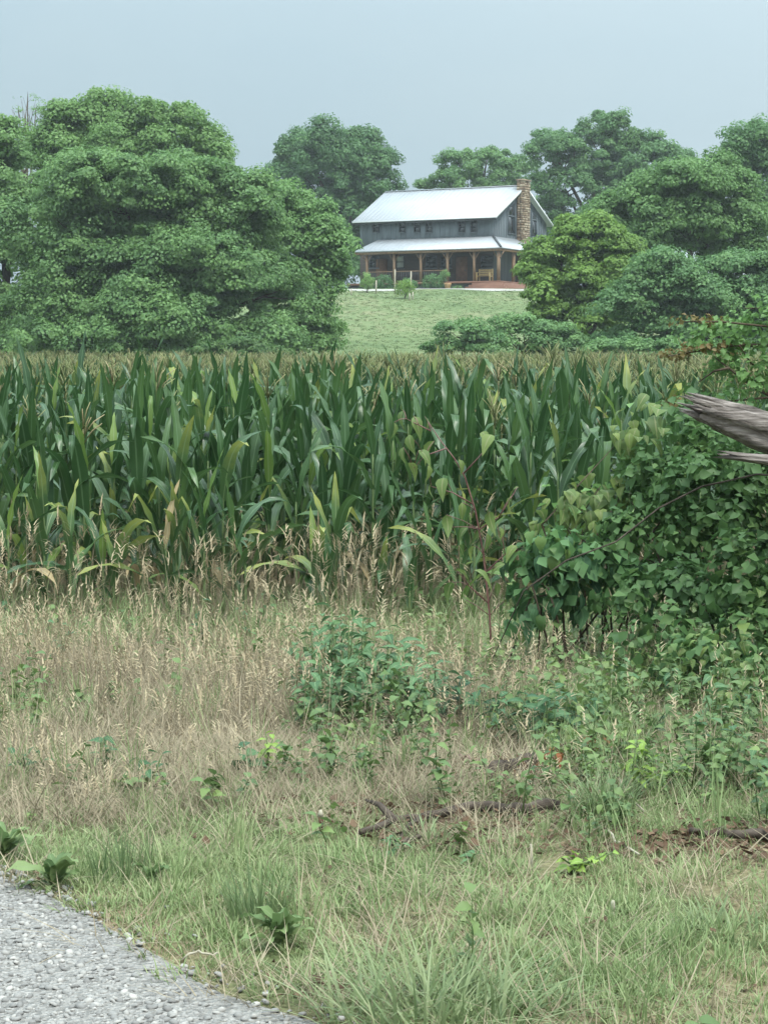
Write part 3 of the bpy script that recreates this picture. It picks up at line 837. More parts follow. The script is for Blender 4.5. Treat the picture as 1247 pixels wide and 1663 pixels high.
def tree(name, label, base, lobes, mat, seed, clump=0.85, dens=0.42, flat=0.5, up=0.9, size=0.26, per=165, trunk=0.28, cat='tree', group=None, limbs=None, bark='bark', fill=0.18):
    rg = np.random.default_rng(seed)
    base = np.array([base[0], base[1], float(H(base[0], base[1]))])
    main = lobes
    if trunk >= 0.2:                     # smaller boughs break up each big lobe
        sat = []
        for (lc, lr) in lobes:
            lc = np.asarray(lc); lr = np.asarray(lr)
            for q in range(7):
                d = rg.normal(size=3); d[2] = abs(d[2]) * 1.1 - 0.2; d /= np.linalg.norm(d)
                k_ = rg.uniform(0.25, 0.45)
                rm = float(lr.mean() * k_)
                sat.append((lc + d * lr * 0.88, np.array([rm * 1.1, rm * 1.1, rm])))
        lobes = [(c_, np.asarray(r_) * 0.93) for c_, r_ in lobes] + sat
    t = empty(name, tuple(base)); tag(t, label, cat, group)
    c, n, s, tt = crown_points(rg, lobes, clump * 0.8, dens * 0.86, flat, up, size, per, fill)
    keep = c[:, 2] > H(c[:, 0], c[:, 1]) + 0.05
    c, n, s, tt = c[keep], n[keep], s[keep], tt[keep]
    v, f = leaf_quads(rg, c - base, n, s * 0.6)
    me = mesh_from('crown', v, f, None, np.repeat(tt, 4), M[mat])
    child('crown', me, t)
    tops = sorted(main, key=lambda l: -l[0][2])
    top = np.asarray(tops[0][0]) - base
    mid = np.array([top[0] * 0.35 + rg.normal() * 0.15, top[1] * 0.35, top[2] * 0.5])
    tr = MB()
    pts = [np.array([0, 0, -0.15]), np.array([0.03, 0, 0.25]), mid * np.array([0.4, 0.4, 0.5]), mid, (mid + top) / 2 + rg.normal(size=3) * 0.15, top]
    tr.tube(pts, [trunk * 1.35, trunk, trunk * 0.85, trunk * 0.62, trunk * 0.36, trunk * 0.1], 9, jit=0.12, rg=rg)
    tr.build('trunk', M[bark], t, smooth=True)
    for (lc, lr) in main:
        e = np.asarray(lc) - base
        h0 = np.clip(e[2] * 0.45, 0.15, mid[2])
        s0 = mid * (h0 / max(mid[2], 1e-3))
        mm = (s0 + e) / 2 + np.array([0, 0, 0.12 * np.linalg.norm(e - s0)]) * rg.uniform(-0.2, 1)
        lm = MB().tube([s0, mm, e, e + (e - mm) * 0.12], [trunk * 0.5, trunk * 0.36, trunk * 0.2, trunk * 0.05], 6, jit=0.1, rg=rg)
        for q in range(5):
            d = rg.normal(size=3); d[2] = abs(d[2]) * 0.6; d /= np.linalg.norm(d)
            st_ = mm + (e - mm) * rg.uniform(0.2, 1.0)
            en = e + d * np.asarray(lr) * 0.8
            lm.tube([st_, (st_ + en) / 2 + rg.normal(size=3) * 0.1, en], [trunk * 0.16, trunk * 0.1, trunk * 0.03], 4)
        lm.build('limb', M[bark], t, smooth=True)
    return t

def tb(u, y): return (P(u, 590, y)[0], y)
LT = 'trees at the left edge of the hillside lawn'
tree('broadleaf_tree', 'tall rounded bright green tree rising behind the layered walnut beside the corn', tb(215, 116),
     lobe_px([(135,215,68,50),(215,200,62,46),(295,222,58,44),(95,255,55,55),(200,275,125,60),(335,262,36,42),(345,310,50,45),(160,190,42,34),(250,330,120,60)], 116), 'leaf_bright', 21, 0.85, 0.5, 0.7, 0.75, 0.27)
tree('walnut_tree', 'spreading tree with layered drooping sprays standing right behind the corn', tb(270, 97),
     lobe_px([(200,318,140,50),(330,330,95,50),(110,370,115,60),(400,350,70,50),(410,306,44,22),(300,285,70,26),(150,280,60,24),(330,430,130,70,-1),(190,460,150,75,-1),(430,480,80,65),(290,520,140,50,-2),(90,500,90,60,-1),(110,555,110,30,-3),(250,560,130,26,-3),(420,548,75,34,-2),(150,415,120,60,1),(280,400,110,60,1),(200,520,120,50,2),(320,465,90,50,2),(260,500,120,50,3),(230,440,120,45,3),(380,440,80,50,2)], 97), 'leaf_mid', 22, 0.9, 0.5, 0.55, 0.9, 0.25, fill=0.3)
tree('broadleaf_tree', 'bushy light green tree at the lawn edge left of the farmhouse porch', tb(490, 101),
     lobe_px([(452,325,48,34),(495,362,42,38),(530,400,34,38),(490,420,70,55),(528,448,34,42),(475,490,58,52),(500,530,44,38),(440,380,70,60),(490,562,52,22,-1)], 101), 'leaf_olive', 23, 0.8, 0.5, 0.55, 0.9, 0.25)
tree('broadleaf_tree', 'dense green tree partly cut off behind the corn beside the walnut', tb(15, 104),
     lobe_px([(0,235,30,48),(25,290,45,60),(20,370,70,70),(10,460,80,70),(40,530,100,45),(20,562,110,24,-2),(-90,330,110,120),(-80,480,110,110)], 104), 'leaf_mid', 24, 0.85, 0.46, 0.5, 0.9, 0.25)
tree('feathery_tree', 'thin sparse tree top poking up beside the tall rounded tree', tb(45, 128),
     lobe_px([(45,160,18,9),(30,178,14,8),(58,180,14,9),(42,198,24,10),(46,225,22,16),(40,280,30,30)], 128), 'leaf_olive', 25, 0.45, 0.2, 0.35, 0.9, 0.16, 16, trunk=0.16)
tree('shade_tree', 'dense dark round headed tree standing behind the left end of the farmhouse', tb(550, 188),
     lobe_px([(545,258,80,48),(500,255,46,40),(595,255,40,44),(560,236,50,20),(520,300,65,50),(590,310,45,60),(550,370,70,60),(480,290,40,40),(560,440,46,40)], 188), 'leaf_deep', 26, 1.0, 0.34, 0.75, 0.75, 0.36, trunk=0.4, fill=0.3)
BT = 'trees behind the farmhouse'
tree('shade_tree', 'lower open crowned tree showing above the farmhouse roof beside the chimney', tb(775, 196),
     lobe_px([(745,262,32,18),(790,262,40,20),(830,280,40,26),(760,300,60,28),(725,290,26,16),(690,300,12,5),(820,340,60,60)], 196), 'leaf_deep', 27, 0.9, 0.26, 0.55, 0.8, 0.33, 100, trunk=0.35, fill=0.3)
tree('shade_tree', 'tallest dark tree behind the farmhouse chimney with sky gaps in its crown', tb(960, 184),
     lobe_px([(985,212,46,26),(900,248,52,32),(960,262,72,44),(1030,262,60,42),(920,310,60,44),(1000,330,80,55),(1085,255,34,24),(900,365,34,50),(960,400,70,60)], 184), 'leaf_deep', 28, 1.0, 0.28, 0.6, 0.8, 0.35, trunk=0.42, fill=0.3)
tree('shade_tree', 'dark tree standing tall behind the olive green tree by the outbuilding', tb(1230, 138),
     lobe_px([(1225,240,52,42),(1245,300,45,60),(1215,270,40,40),(1300,280,60,80),(1250,360,40,50)], 138), 'leaf_deep', 29, 1.0, 0.5, 0.6, 0.8, 0.3)
tree('broadleaf_tree', 'wide olive green tree in front of the outbuilding beyond the corn', tb(1130, 108),
     lobe_px([(1120,300,80,46),(1175,330,60,50),(1075,345,58,48),(1120,370,95,28),(1060,400,55,32),(1215,355,30,35),(1150,398,34,16),(1215,398,24,9),(1250,410,26,16),(1172,418,22,9),(1015,370,40,34),(1040,325,46,36),(985,345,26,22)], 108), 'leaf_olive', 30, 0.85, 0.55, 0.55, 0.85, 0.26)
tree('locust_tree', 'light yellow green tree overlapping the right end of the farmhouse porch', tb(945, 100),
     lobe_px([(955,388,55,26),(905,425,46,34),(975,432,60,40),(890,465,36,36),(940,480,75,45),(1000,480,55,45),(930,530,70,40),(925,370,18,14),(965,362,16,10),(885,405,18,14),(1000,398,30,20),(872,440,22,18),(1030,430,36,26)], 100), 'leaf_lime', 31, 0.75, 0.5, 0.45, 0.95, 0.24)
tree('broadleaf_tree', 'dark green tree with low crown below the white outbuilding roof', tb(1100, 94),
     lobe_px([(1090,450,70,42),(1040,500,70,45),(1130,490,80,55),(1180,500,70,58),(1080,550,100,40),(1235,480,45,40),(1205,432,46,14),(1230,560,70,50),(1300,480,60,120)], 94), 'leaf_deep', 32, 0.8, 0.46, 0.5, 0.9, 0.24)
SB = 'shrubs along the far edge of the corn'
tree('field_shrub', 'low dark shrub at the foot of the lawn beyond the corn', tb(760, 92),
     lobe_px([(755,548,52,30),(720,570,34,22),(790,560,40,28)], 92), 'leaf_deep', 33, 0.6, 0.5, 0.45, 1.0, 0.2, trunk=0.09, cat='shrub')
tree('field_shrub', 'dark shrub growing under the light yellow green tree beyond the corn', tb(865, 94),
     lobe_px([(850,545,45,34),(890,555,50,36),(820,530,26,20),(920,570,50,30)], 94), 'leaf_deep', 34, 0.6, 0.5, 0.45, 1.0, 0.2, trunk=0.09, cat='shrub')
tree('field_shrub', 'low leafy shrub in the shade under the layered walnut tree', tb(380, 89),
     lobe_px([(350,570,34,14),(400,566,40,18),(440,574,34,12)], 89), 'leaf_vine', 35, 0.5, 0.55, 0.5, 1.0, 0.18, trunk=0.06, cat='shrub')
tree('field_shrub', 'dark shrub beneath the low crowned tree beside the rust tinged elm', tb(1010, 90),
     lobe_px([(1000,575,55,26),(1070,580,50,28),(1130,580,50,30)], 90), 'leaf_deep', 36, 0.55, 0.5, 0.5, 1.0, 0.19, trunk=0.07, cat='shrub')

# plants round the farmhouse
def yard_shrub(name, label, u, v, ru, rv, y, mat, seed, size=0.13, dens=0.6, z=None):
    b = tb(u, y)
    return tree(name, label, b, lobe_px([(u, v, ru, rv), (u - ru * 0.4, v + rv * 0.3, ru * 0.6, rv * 0.7), (u + ru * 0.45, v + rv * 0.25, ru * 0.55, rv * 0.75)], y), mat, seed, 0.28, dens, 0.7, 0.7, size, 26, trunk=0.04, cat='shrub')
yard_shrub('porch_shrub', 'rounded dark shrub planted against the porch under the railing', 704, 458, 18, 13, 155.0, 'leaf_deep', 41)
yard_shrub('porch_shrub', 'dark shrub against the porch behind the staked round sapling', 664, 462, 13, 12, 155.2, 'leaf_deep', 42)
yard_shrub('porch_shrub', 'dark shrub against the porch beside the narrow staked sapling', 622, 460, 16, 14, 156.5, 'leaf_deep', 43)
yard_shrub('porch_shrub', 'pale grey green shrub in front of the porch next to the clay planter', 722, 446, 8, 8, 154.8, 'leaf_olive', 44, 0.1)
yard_shrub('porch_shrub', 'small low shrub on the lawn edge left of the wooden steps', 742, 467, 8, 5, 154.0, 'leaf_olive', 45, 0.08)
yard_shrub('lawn_sapling', 'narrow young sapling with wooden stakes on the lawn before the porch', 596, 459, 10, 18, 147, 'leaf_mid', 46, 0.11)
yard_shrub('lawn_sapling', 'round yellow green sapling with wooden stakes on the lawn', 657, 468, 16, 14, 141, 'leaf_lime', 47, 0.12)
yard_shrub('lawn_sapling', 'drooping small tree beside the porch steps at the house corner', 852, 448, 8, 16, 152, 'leaf_olive', 48, 0.1)
def stake(u, v0, v1, y, label):
    p = P(u, v1, y); zb = float(H(p[0], y)); zt = max(P(u, v0, y)[2], zb + 0.5)
    o = MB().tube([(0, 0, -0.1), (0.01, 0, (zt - zb) / 2), (0.02, 0, zt - zb)], [0.055, 0.055, 0.05], 6).build('wooden_stake', M['stake_wood'])
    o.location = (p[0], y, zb)
    tag(o, label, 'stake', 'stakes round the lawn saplings')
stake(610.5, 455, 487, 145.5, 'pale wooden stake beside the narrow sapling on the lawn')
stake(641, 437, 470, 146, 'tall pale stake between the two saplings on the lawn')
stake(667, 440, 470, 144, 'tall pale stake standing behind the round sapling on the lawn')
stake(665, 476, 500, 139.5, 'short pale stake in front of the round sapling on the lawn')
stake(670, 474, 500, 140, 'short pale stake beside the round sapling trunk on the lawn')
stake(570, 476, 487, 144, 'short dark stake on the lawn left of the narrow sapling')
pt = MB()
pp = []
for i, (r, z_) in enumerate([(0.16, 0), (0.2, 0.1), (0.26, 0.35), (0.3, 0.5), (0.26, 0.5), (0.22, 0.42)]): pp.append((r, z_))
pt.tube([(0, 0, z_ if i < 5 else z_) for i, (r, z_) in enumerate(pp[:4])], [r for r, z_ in pp[:4]], 14)
po_ = pt.build('planter', M['clay_pot'], smooth=False)
pxy = P(727, 470, 154.2); po_.location = (pxy[0], 154.2, float(H(pxy[0], 154.2)))
tag(po_, 'clay planter standing in front of the porch under the pale shrub', 'planter')

# ------------------------------------------------------------------ corn
def ribbon(rg, L, W, a0, a1, p=1.3, seg=9, fold=0.25, kink=None, twist=0.0, wavy=0.012, base=0.45):
    """one blade leaf in its own frame: starts at origin, rises along +Z and bends towards +X"""
    t = np.linspace(0, 1, seg + 1)
    ang = a0 + (a1 - a0) * t ** p
    if kink: ang = ang + kink[1] * (t > kink[0])
    ds = L / seg
    x = np.concatenate([[0], np.cumsum(np.sin(ang[:-1]) * ds)]); z = np.concatenate([[0], np.cumsum(np.cos(ang[:-1]) * ds)])
    w = W * np.where(t < 0.35, base + (1 - base) * np.sin(t / 0.35 * math.pi / 2), np.maximum(0, 1 - ((t - 0.35) / 0.65) ** 1.9)) / 2
    tw = twist * t
    ph = rg.random() * 6
    V = []; UV = []
    for i in range(seg + 1):
        tang = np.array([math.sin(ang[i]), 0, math.cos(ang[i])]); nor = np.array([math.cos(ang[i]), 0, -math.sin(ang[i])])
        side = np.array([0, 1.0, 0]) * math.cos(tw[i]) + nor * math.sin(tw[i])
        up = np.cross(side, tang)
        c = np.array([x[i], 0, z[i]])
        wl_ = w[i]
        e1 = c + side * wl_ - up * wl_ * fold + up * wavy * math.sin(ph + i * 1.9) * (wl_ > 0)
        e2 = c - side * wl_ - up * wl_ * fold + up * wavy * math.sin(ph + 1.7 + i * 2.1) * (wl_ > 0)
        V += [e2, c, e1]; UV += [(0, t[i]), (0.5, t[i]), (1, t[i])]
    F = []
    for i in range(seg):
        a = i * 3
        F += [(a, a + 1, a + 4, a + 3), (a + 1, a + 2, a + 5, a + 4)]
    return np.array(V), F, np.array(UV), np.full(len(V), rg.random())

rgc = np.random.default_rng(77)
CL = {'up': [], 'mid': [], 'low': [], 'kink': []}
def addleaf(kind, *a, **kw): CL[kind].append(ribbon(rgc, *a, **kw))
for i in range(6): addleaf('up', rgc.uniform(0.6, 0.8), rgc.uniform(0.07, 0.095), R(rgc.uniform(3, 12)), R(rgc.uniform(14, 62)), twist=rgc.uniform(-0.6, 0.6))
for i in range(10): addleaf('mid', rgc.uniform(0.75, 0.95), rgc.uniform(0.068, 0.098), R(rgc.uniform(14, 30)), R(rgc.uniform(80, 150)), p=2.0, twist=rgc.uniform(-0.9, 0.9))
for i in range(6): addleaf('low', rgc.uniform(0.7, 0.9), rgc.uniform(0.07, 0.095), R(rgc.uniform(18, 34)), R(rgc.uniform(120, 175)), p=1.4, twist=rgc.uniform(-0.8, 0.8))
for i in range(5): addleaf('kink', rgc.uniform(0.7, 0.9), rgc.uniform(0.1, 0.125), R(rgc.uniform(4, 14)), R(rgc.uniform(18, 40)), kink=(rgc.uniform(0.62, 0.8), R(rgc.uniform(95, 140))), twist=rgc.uniform(-0.3, 0.3))
CM = {}
for kd, lst in CL.items():
    for mk in ('corn', 'corn_light', 'corn_tip', 'corn_dry'):
        CM[(kd, mk)] = [mesh_from('corn_leaf', v, f, uv, bt, M[mk], True) for v, f, uv, bt in lst]

def corn_spec(rg, h):
    """list of (kind, index, matrix) leaves on a stalk of height h"""
    out = []
    az = rg.uniform(0, math.pi * 2)
    n = int(h / 0.155)
    for i in range(n):
        fr_ = (i + 1) / n
        z = 0.12 + (h - 0.22) * fr_
        az += math.pi + rg.normal() * 0.45
        if fr_ > 0.82: kd = 'up'
        elif fr_ > 0.35: kd = 'kink' if rg.random() < 0.2 else ('up' if rg.random() < 0.12 else ('low' if rg.random() < 0.3 else 'mid'))
        else: kd = 'low'
        s = rg.uniform(0.85, 1.1) * (0.72 if fr_ < 0.2 else 1.0) * (0.85 if fr_ > 0.9 else 1.0)
        mt = Matrix.Translation((0, 0, z)) @ Matrix.Rotation(az, 4, 'Z') @ Matrix.Rotation(R(rg.uniform(-4, 8)), 4, 'Y') @ Matrix.Scale(s, 4)
        out.append((kd, int(rg.integers(len(CL[kd]))), mt, fr_))
    return out

def stalk_data(h):
    m = MB(); n = int(h / 0.16)
    m.tube([(0, 0, -0.03 + (h - 0.05) * i / n) for i in range(n + 1)], [0.016 * (1 - 0.6 * i / n) * (1.15 if i % 2 else 1) for i in range(n + 1)], 6)
    return m
STALK = {}
for hq in (1.0, 1.3, 1.5, 1.65): STALK[hq] = stalk_data(hq).mesh('stalk', M['corn_stalk'], True)
def tassel_mb(rg, z0):
    m = MB()
    m.tube([(0, 0, z0), (0, 0, z0 + 0.34)], [0.006, 0.005], 3, bt=rg.random())
    for i in range(7):
        a = rg.uniform(0, 6.28); L_ = rg.uniform(0.16, 0.26); z = z0 + 0.12 + 0.16 * rg.random(); o_ = rg.uniform(0.05, 0.15)
        m.tube([(0, 0, z), (math.cos(a) * o_ * 0.6, math.sin(a) * o_ * 0.6, z + L_ * 0.6), (math.cos(a) * o_ * 1.2, math.sin(a) * o_ * 1.2, z + L_ * 0.9)], [0.005, 0.006, 0.004], 3, bt=rg.random())
    return m
TAS = [tassel_mb(rgc, 0).mesh('tassel', M['tassel']) for _ in range(3)]

ROW, STEP, CY0 = 0.76, 0.19, 16.1
RW = ['outermost', 'second', 'third', 'fourth', 'fifth', 'sixth', 'seventh', 'eighth', 'ninth']
spots = []
for r_ in range(9):
    y = CY0 + r_ * ROW
    hw = 3.55 + 0.1 * r_
    for i, x in enumerate(np.arange(-hw, 2.75, STEP)):
        if r_ < 2 and rgc.random() < 0.14: continue
        spots.append((x + rgc.normal() * 0.045, y + rgc.normal() * (0.07 if r_ else 0.14), r_))
spots = sorted(spots, key=lambda s: s[2])[:300]
SET = set()
def corn_plant(x, y, h, label, group, rg, tassel=False, matf=None, name='corn_plant'):
    z = float(H(x, y))
    t = empty(name, (x, y, z), rg.uniform(0, 6.28)); tag(t, label, 'corn plant', group)
    hq = min(STALK, key=lambda q: abs(q - h))
    child('stalk', STALK[hq], t, Matrix.Diagonal((1, 1, h / hq, 1)))
    for kd, ix, mt, fr_ in corn_spec(rg, h):
        q = rg.random()
        mk = matf(fr_, q) if matf else ('corn_dry' if fr_ < 0.16 and q < 0.35 else ('corn_tip' if q < 0.06 else ('corn_light' if q > 0.955 else 'corn')))
        child('leaf', CM[(kd, mk)][ix], t, mt)
    if tassel: child('tassel', TAS[int(rg.integers(3))], t, Matrix.Translation((0, 0, h - 0.06)))
    return t
for (x, y, r_) in spots:
    h = rgc.uniform(1.2, 1.78) + 0.015 * r_
    if r_ == 0: h = rgc.uniform(0.95, 1.5)
    corn_plant(x, y, h, 'tall green corn plant in the %s row counted from the grassy field edge' % RW[r_], 'corn plants in the %s row' % RW[r_], rgc, tassel=(rgc.random() < 0.05 + 0.03 * r_))
# shorter, paler plants at the very edge of the field
for (u, v, h, lb) in ((70, 1000, 1.05, 'short corn plant with one broad bright upright leaf at the field edge'),
                  (165, 1010, 0.62, 'stunted corn plant with folded over yellow green leaves among the dry grass'),
                  (285, 1005, 0.85, 'corn plant with upright yellow green leaf tips at the field edge'),
                  (330, 1000, 0.95, 'edge corn plant with one lime folded leaf above the dry grass'),
                  (545, 1005, 0.9, 'edge corn plant with a yellowing leaf bent over at its tip'),
                  (700, 1000, 0.75, 'short corn plant between the dry grass and the red stemmed pokeweed')):
    p = G(u, v); p[1] = 15.45
    x = (u - CX) / FPX * p[1]
    corn_plant(x, p[1], h, lb, None, np.random.default_rng(u), matf=lambda f_, q: 'corn_tip' if q < 0.4 else ('corn_light' if q < 0.62 else 'corn'))
rge = np.random.default_rng(640)
for i_ in range(14):
    x_ = -3.1 + 4.0 * (i_ + rge.random()) / 14; y_ = rge.uniform(14.9, 15.7)
    corn_plant(x_, y_, rge.uniform(0.4, 0.85), 'stunted knee high corn plant among the seeding grass outside the first row', 'stunted corn plants at the field edge', rge, matf=lambda f_, q: 'corn_dry' if q < 0.05 else ('corn_tip' if q < 0.4 else ('corn_light' if q < 0.5 else 'corn')))
# the rest of the field
vars_ = []
for i in range(10):
    rg = np.random.default_rng(300 + i); h = rg.uniform(1.4, 1.62)
    m = MB(); nmat = []
    lv = MB()
    for kd, ix, mt, fr_ in corn_spec(rg, h):
        if fr_ < 0.25: continue
        if fr_ > 0.9 and i % 3: mt = mt @ Matrix.Scale(0.8, 4)
        v, f, uv, bt = CL[kd][ix]; lv.merge((v, f, uv, bt), mt)
    tz = tassel_mb(rg, h + (0.02, 0.12, 0.06)[i % 3])
    lv.tube([(0, 0, h - 0.1), (0, 0, h + 0.14)], 0.008, 4)
    n_leaf = len(lv.f)
    if i % 5 != 4: lv.merge(tz.data())
    me = lv.mesh('field_corn', M['corn_inst']); me.materials.append(M['tassel_inst'])
    mi = np.zeros(len(lv.f), np.int32); mi[n_leaf:] = 1
    me.polygons.foreach_set('material_index', mi)
    vars_.append(me)
pts = []
for r_ in range(0, 90):
    y = CY0 + r_ * ROW
    if y > 83: break
    hw = 0.215 * y + 2.0
    xs_ = np.arange(-hw, hw, STEP * (1.0 if y < 45 else 1.15))
    if r_ < 9: xs_ = xs_[(xs_ < -(3.55 + 0.1 * r_)) | (xs_ > 2.75)]
    ys_ = y + rgc.normal(size=len(xs_)) * 0.08; xs_ = xs_ + rgc.normal(size=len(xs_)) * 0.04
    pts.append(np.column_stack([xs_, ys_, H(xs_, ys_)]))
pts = np.concatenate(pts); n = len(pts)
rot = np.column_stack([rgc.normal(size=n) * 0.04, rgc.normal(size=n) * 0.04, rgc.uniform(0, 6.28, n)])
sc = rgc.uniform(0.9, 1.08, n) * (1 + 0.05 * (rgc.random(n) - 0.5) * 2) * (1 + 0.06 * (vnoise(pts[:, 0], pts[:, 1], 6) - 0.5))
scatter('field_corn', 'mass of tasselled corn filling the field behind the front rows', 'corn', pts, rot, np.column_stack([sc] * 3), rgc.integers(0, 10, n), np.clip(rgc.random(n) * 0.7 + 0.3 * vnoise(pts[:, 0], pts[:, 1], 5), 0, 1), vars_)

# ------------------------------------------------------------------ grasses
def blade(m, rg, base, h, w, lean, az, bend, bt, seg=3):
    d = np.array([math.cos(az), math.sin(az), 0]); s = np.array([-math.sin(az), math.cos(az), 0])
    V = []
    a = lean; p = np.array(base, float)
    for i in range(seg + 1):
        t = i / seg
        ww = w * (1 - t ** 1.5) / 2
        V += ([p - s * ww, p + s * ww] if i < seg else [p.copy()])
        p = p + (d * math.sin(a) + np.array([0, 0, 1]) * math.cos(a)) * h / seg
        a += bend / seg
    F = [(2*i, 2*i+1, 2*i+3, 2*i+2) for i in range(seg - 1)] + [(2*seg-2, 2*seg-1, 2*seg)]
    m.add(V, F, None, bt)
def tuft(rg, n, hr, w, spread, lean=(0.05, 0.5), bend=(0.2, 1.0), mat='grass_inst', seg=3):
    m = MB()
    for i in range(n):
        r = spread * math.sqrt(rg.random()); a = rg.uniform(0, 6.28)
        az = a + rg.normal() * 0.7
        blade(m, rg, (r * math.cos(a), r * math.sin(a), -0.01), rg.uniform(*hr), w * rg.uniform(0.7, 1.3), rg.uniform(*lean), az, rg.uniform(*bend), rg.random(), seg)
    return m.mesh('tuft', M[mat])
def seed_tuft(rg, n, hr, spread, head=True, lean=(0.02, 0.35), headlen=0.09, w=0.0028, basal=6):
    m = MB(); nf0 = 0
    tips = []
    for i in range(n):
        r = spread * math.sqrt(rg.random()); a = rg.uniform(0, 6.28); az = rg.uniform(0, 6.28)
        h = rg.uniform(*hr); ln = rg.uniform(*lean); bd = rg.uniform(0.05, 0.5)
        b = np.array([r * math.cos(a), r * math.sin(a), -0.01])
        blade(m, rg, b, h, w, ln, az, bd, rg.random(), 4)
        d = np.array([math.cos(az), math.sin(az), 0]); p = b.copy(); an = ln
        for q in range(4):
            p = p + (d * math.sin(an) + np.array([0, 0, 1]) * math.cos(an)) * h / 4; an += bd / 4
        tips.append((p, d, an))
    for i in range(basal):
        blade(m, rg, (rg.normal() * spread, rg.normal() * spread, 0), rg.uniform(0.12, 0.3), w * 1.7, rg.uniform(0.2, 1.1), rg.uniform(0, 6.28), rg.uniform(0.3, 1.3), rg.random(), 3)
    nf = len(m.f)
    if head:
        for p, d, an in tips:
            for q in range(5):
                az = math.atan2(d[1], d[0]) + rg.normal() * 0.5
                blade(m, rg, p - np.array([0, 0, 0.02 * q]), headlen * rg.uniform(0.5, 1.1), w * 2.6, an + rg.uniform(0.0, 0.6), az, rg.uniform(0.3, 1.3), rg.random(), 2)
    me = m.mesh('seed_tuft', M['dry_inst']); me.materials.append(M['seed_inst'])
    mi = np.zeros(len(m.f), np.int32); mi[nf:] = 1
    me.polygons.foreach_set('material_index', mi)
    return me

rgg = np.random.default_rng(91)
Y0, Y1 = 4.0, 16.6
def area_pts(dens, fn, x_ext=1.2):
    """points over the near verge, thinned by fn(u, v, x, y) in 0..1"""
    hw = 0.2 * Y1 + x_ext
    n = int(dens * 2 * hw * (Y1 - Y0))
    x = rgg.uniform(-hw, hw, n); y = rgg.uniform(Y0, Y1, n)
    m = np.abs(x) < 0.2 * y + x_ext
    x, y = x[m], y[m]; z = H(x, y)
    rd = road_side(x, y)
    u, v = project(x, y, z)
    pr = fn(u, v, x, y, rd)
    k_ = rgg.random(len(x)) < pr
    return np.column_stack([x, y, z])[k_], u[k_], v[k_]
def put(name, label, cat, p, meshes, sc=(0.75, 1.25), tilt=0.12, tint=None, zs=None):
    n = len(p)
    s = rgg.uniform(sc[0], sc[1], n)
    zz = s if zs is None else s * zs
    tn = np.clip(0.65 * rgg.random(n) + 0.35 * vnoise(p[:, 0], p[:, 1], 0.8), 0, 1) if tint is None else tint
    rot = np.column_stack([rgg.normal(size=n) * tilt, rgg.normal(size=n) * tilt, rgg.uniform(0, 6.28, n)])
    return scatter(name, label, cat, p, rot, np.column_stack([s, s, zz]), rgg.integers(0, len(meshes), n), tn, meshes)

verge = lambda rd, w=0.12: sstep(-0.02, w, rd)
# short green verge grass
short = [tuft(rgg, 20, (0.035, 0.10), 0.0055, 0.055, (0.05, 0.9), (0.2, 1.2)) for _ in range(10)]
def bare(u, v):
    b = 0.95 * np.exp(-(((u - 1140) / 190) ** 2 + ((v - 1378) / 28) ** 2)) + 0.9 * np.exp(-(((u - 810) / 110) ** 2 + ((v - 1262) / 24) ** 2))
    b = b + 0.88 * np.exp(-((np.abs(u - 745) / 190) ** 4 + ((v - (1348 - 0.12 * (u - 745))) / 30) ** 2))
    return 1 - np.clip(b, 0, 1)
def f_short(u, v, x, y, rd):
    g_ = 0.25 + 0.75 * sstep(1230, 1400, v)
    nz = 0.45 + 0.55 * sstep(0.3, 0.6, vnoise(x, y, 0.55))
    dirt = bare(u, v)
    return verge(rd + 0.3 * (vnoise(x, y, 0.16) - 0.45), 0.22) * g_ * nz * np.clip(dirt, 0, 1) * (1 - 0.6 * sstep(1080, 1000, v))
p, u, v = area_pts(520, f_short)
put('verge_grass', 'short green and straw coloured grass covering the verge beside the gravel road', 'grass', p, short, zs=(0.45 + 0.5 * rgg.random(len(p))) * (0.55 + 0.9 * vnoise(p[:, 0], p[:, 1], 0.22)))
# taller green grass mixed in
tall = [tuft(rgg, 16, (0.14, 0.32), 0.005, 0.05, (0.03, 0.45), (0.2, 1.0)) for _ in range(6)]
def f_tall(u, v, x, y, rd):
    nz = sstep(0.42, 0.75, vnoise(x, y, 0.9))
    return bare(u, v) * verge(rd, 0.5) * (0.06 + 0.6 * nz) * (0.12 + (0.2 + 0.4 * sstep(380, 600, u)) * sstep(1350, 1200, v) + 0.3 * sstep(700, 1000, u) * sstep(1420, 1320, v))
p, u, v = area_pts(95, f_tall)
put('green_grass', 'taller green grass clumps mixed through the verge', 'grass', p, tall)
# dry thatch lying low
thatch = [tuft(rgg, 22, (0.1, 0.26), 0.0035, 0.09, (0.7, 1.35), (0.1, 0.7), 'dry_inst') for _ in range(6)]
def f_thatch(u, v, x, y, rd):
    a = 0.2 + 0.8 * sstep(1420, 1290, v) * sstep(1000, 850, u)
    return (0.45 + 0.55 * bare(u, v)) * verge(rd + 0.14 * vnoise(x, y, 0.25), 0.05) * np.maximum(a, np.exp(-((rd - 0.05) / 0.14) ** 2)) * (0.4 + 0.6 * sstep(0.3, 0.6, vnoise(x + 7, y, 0.7)))
p, u, v = area_pts(170, f_thatch)
put('dry_thatch', 'tangled dead grass thatch lying flat between the weeds', 'dry grass', p, thatch)
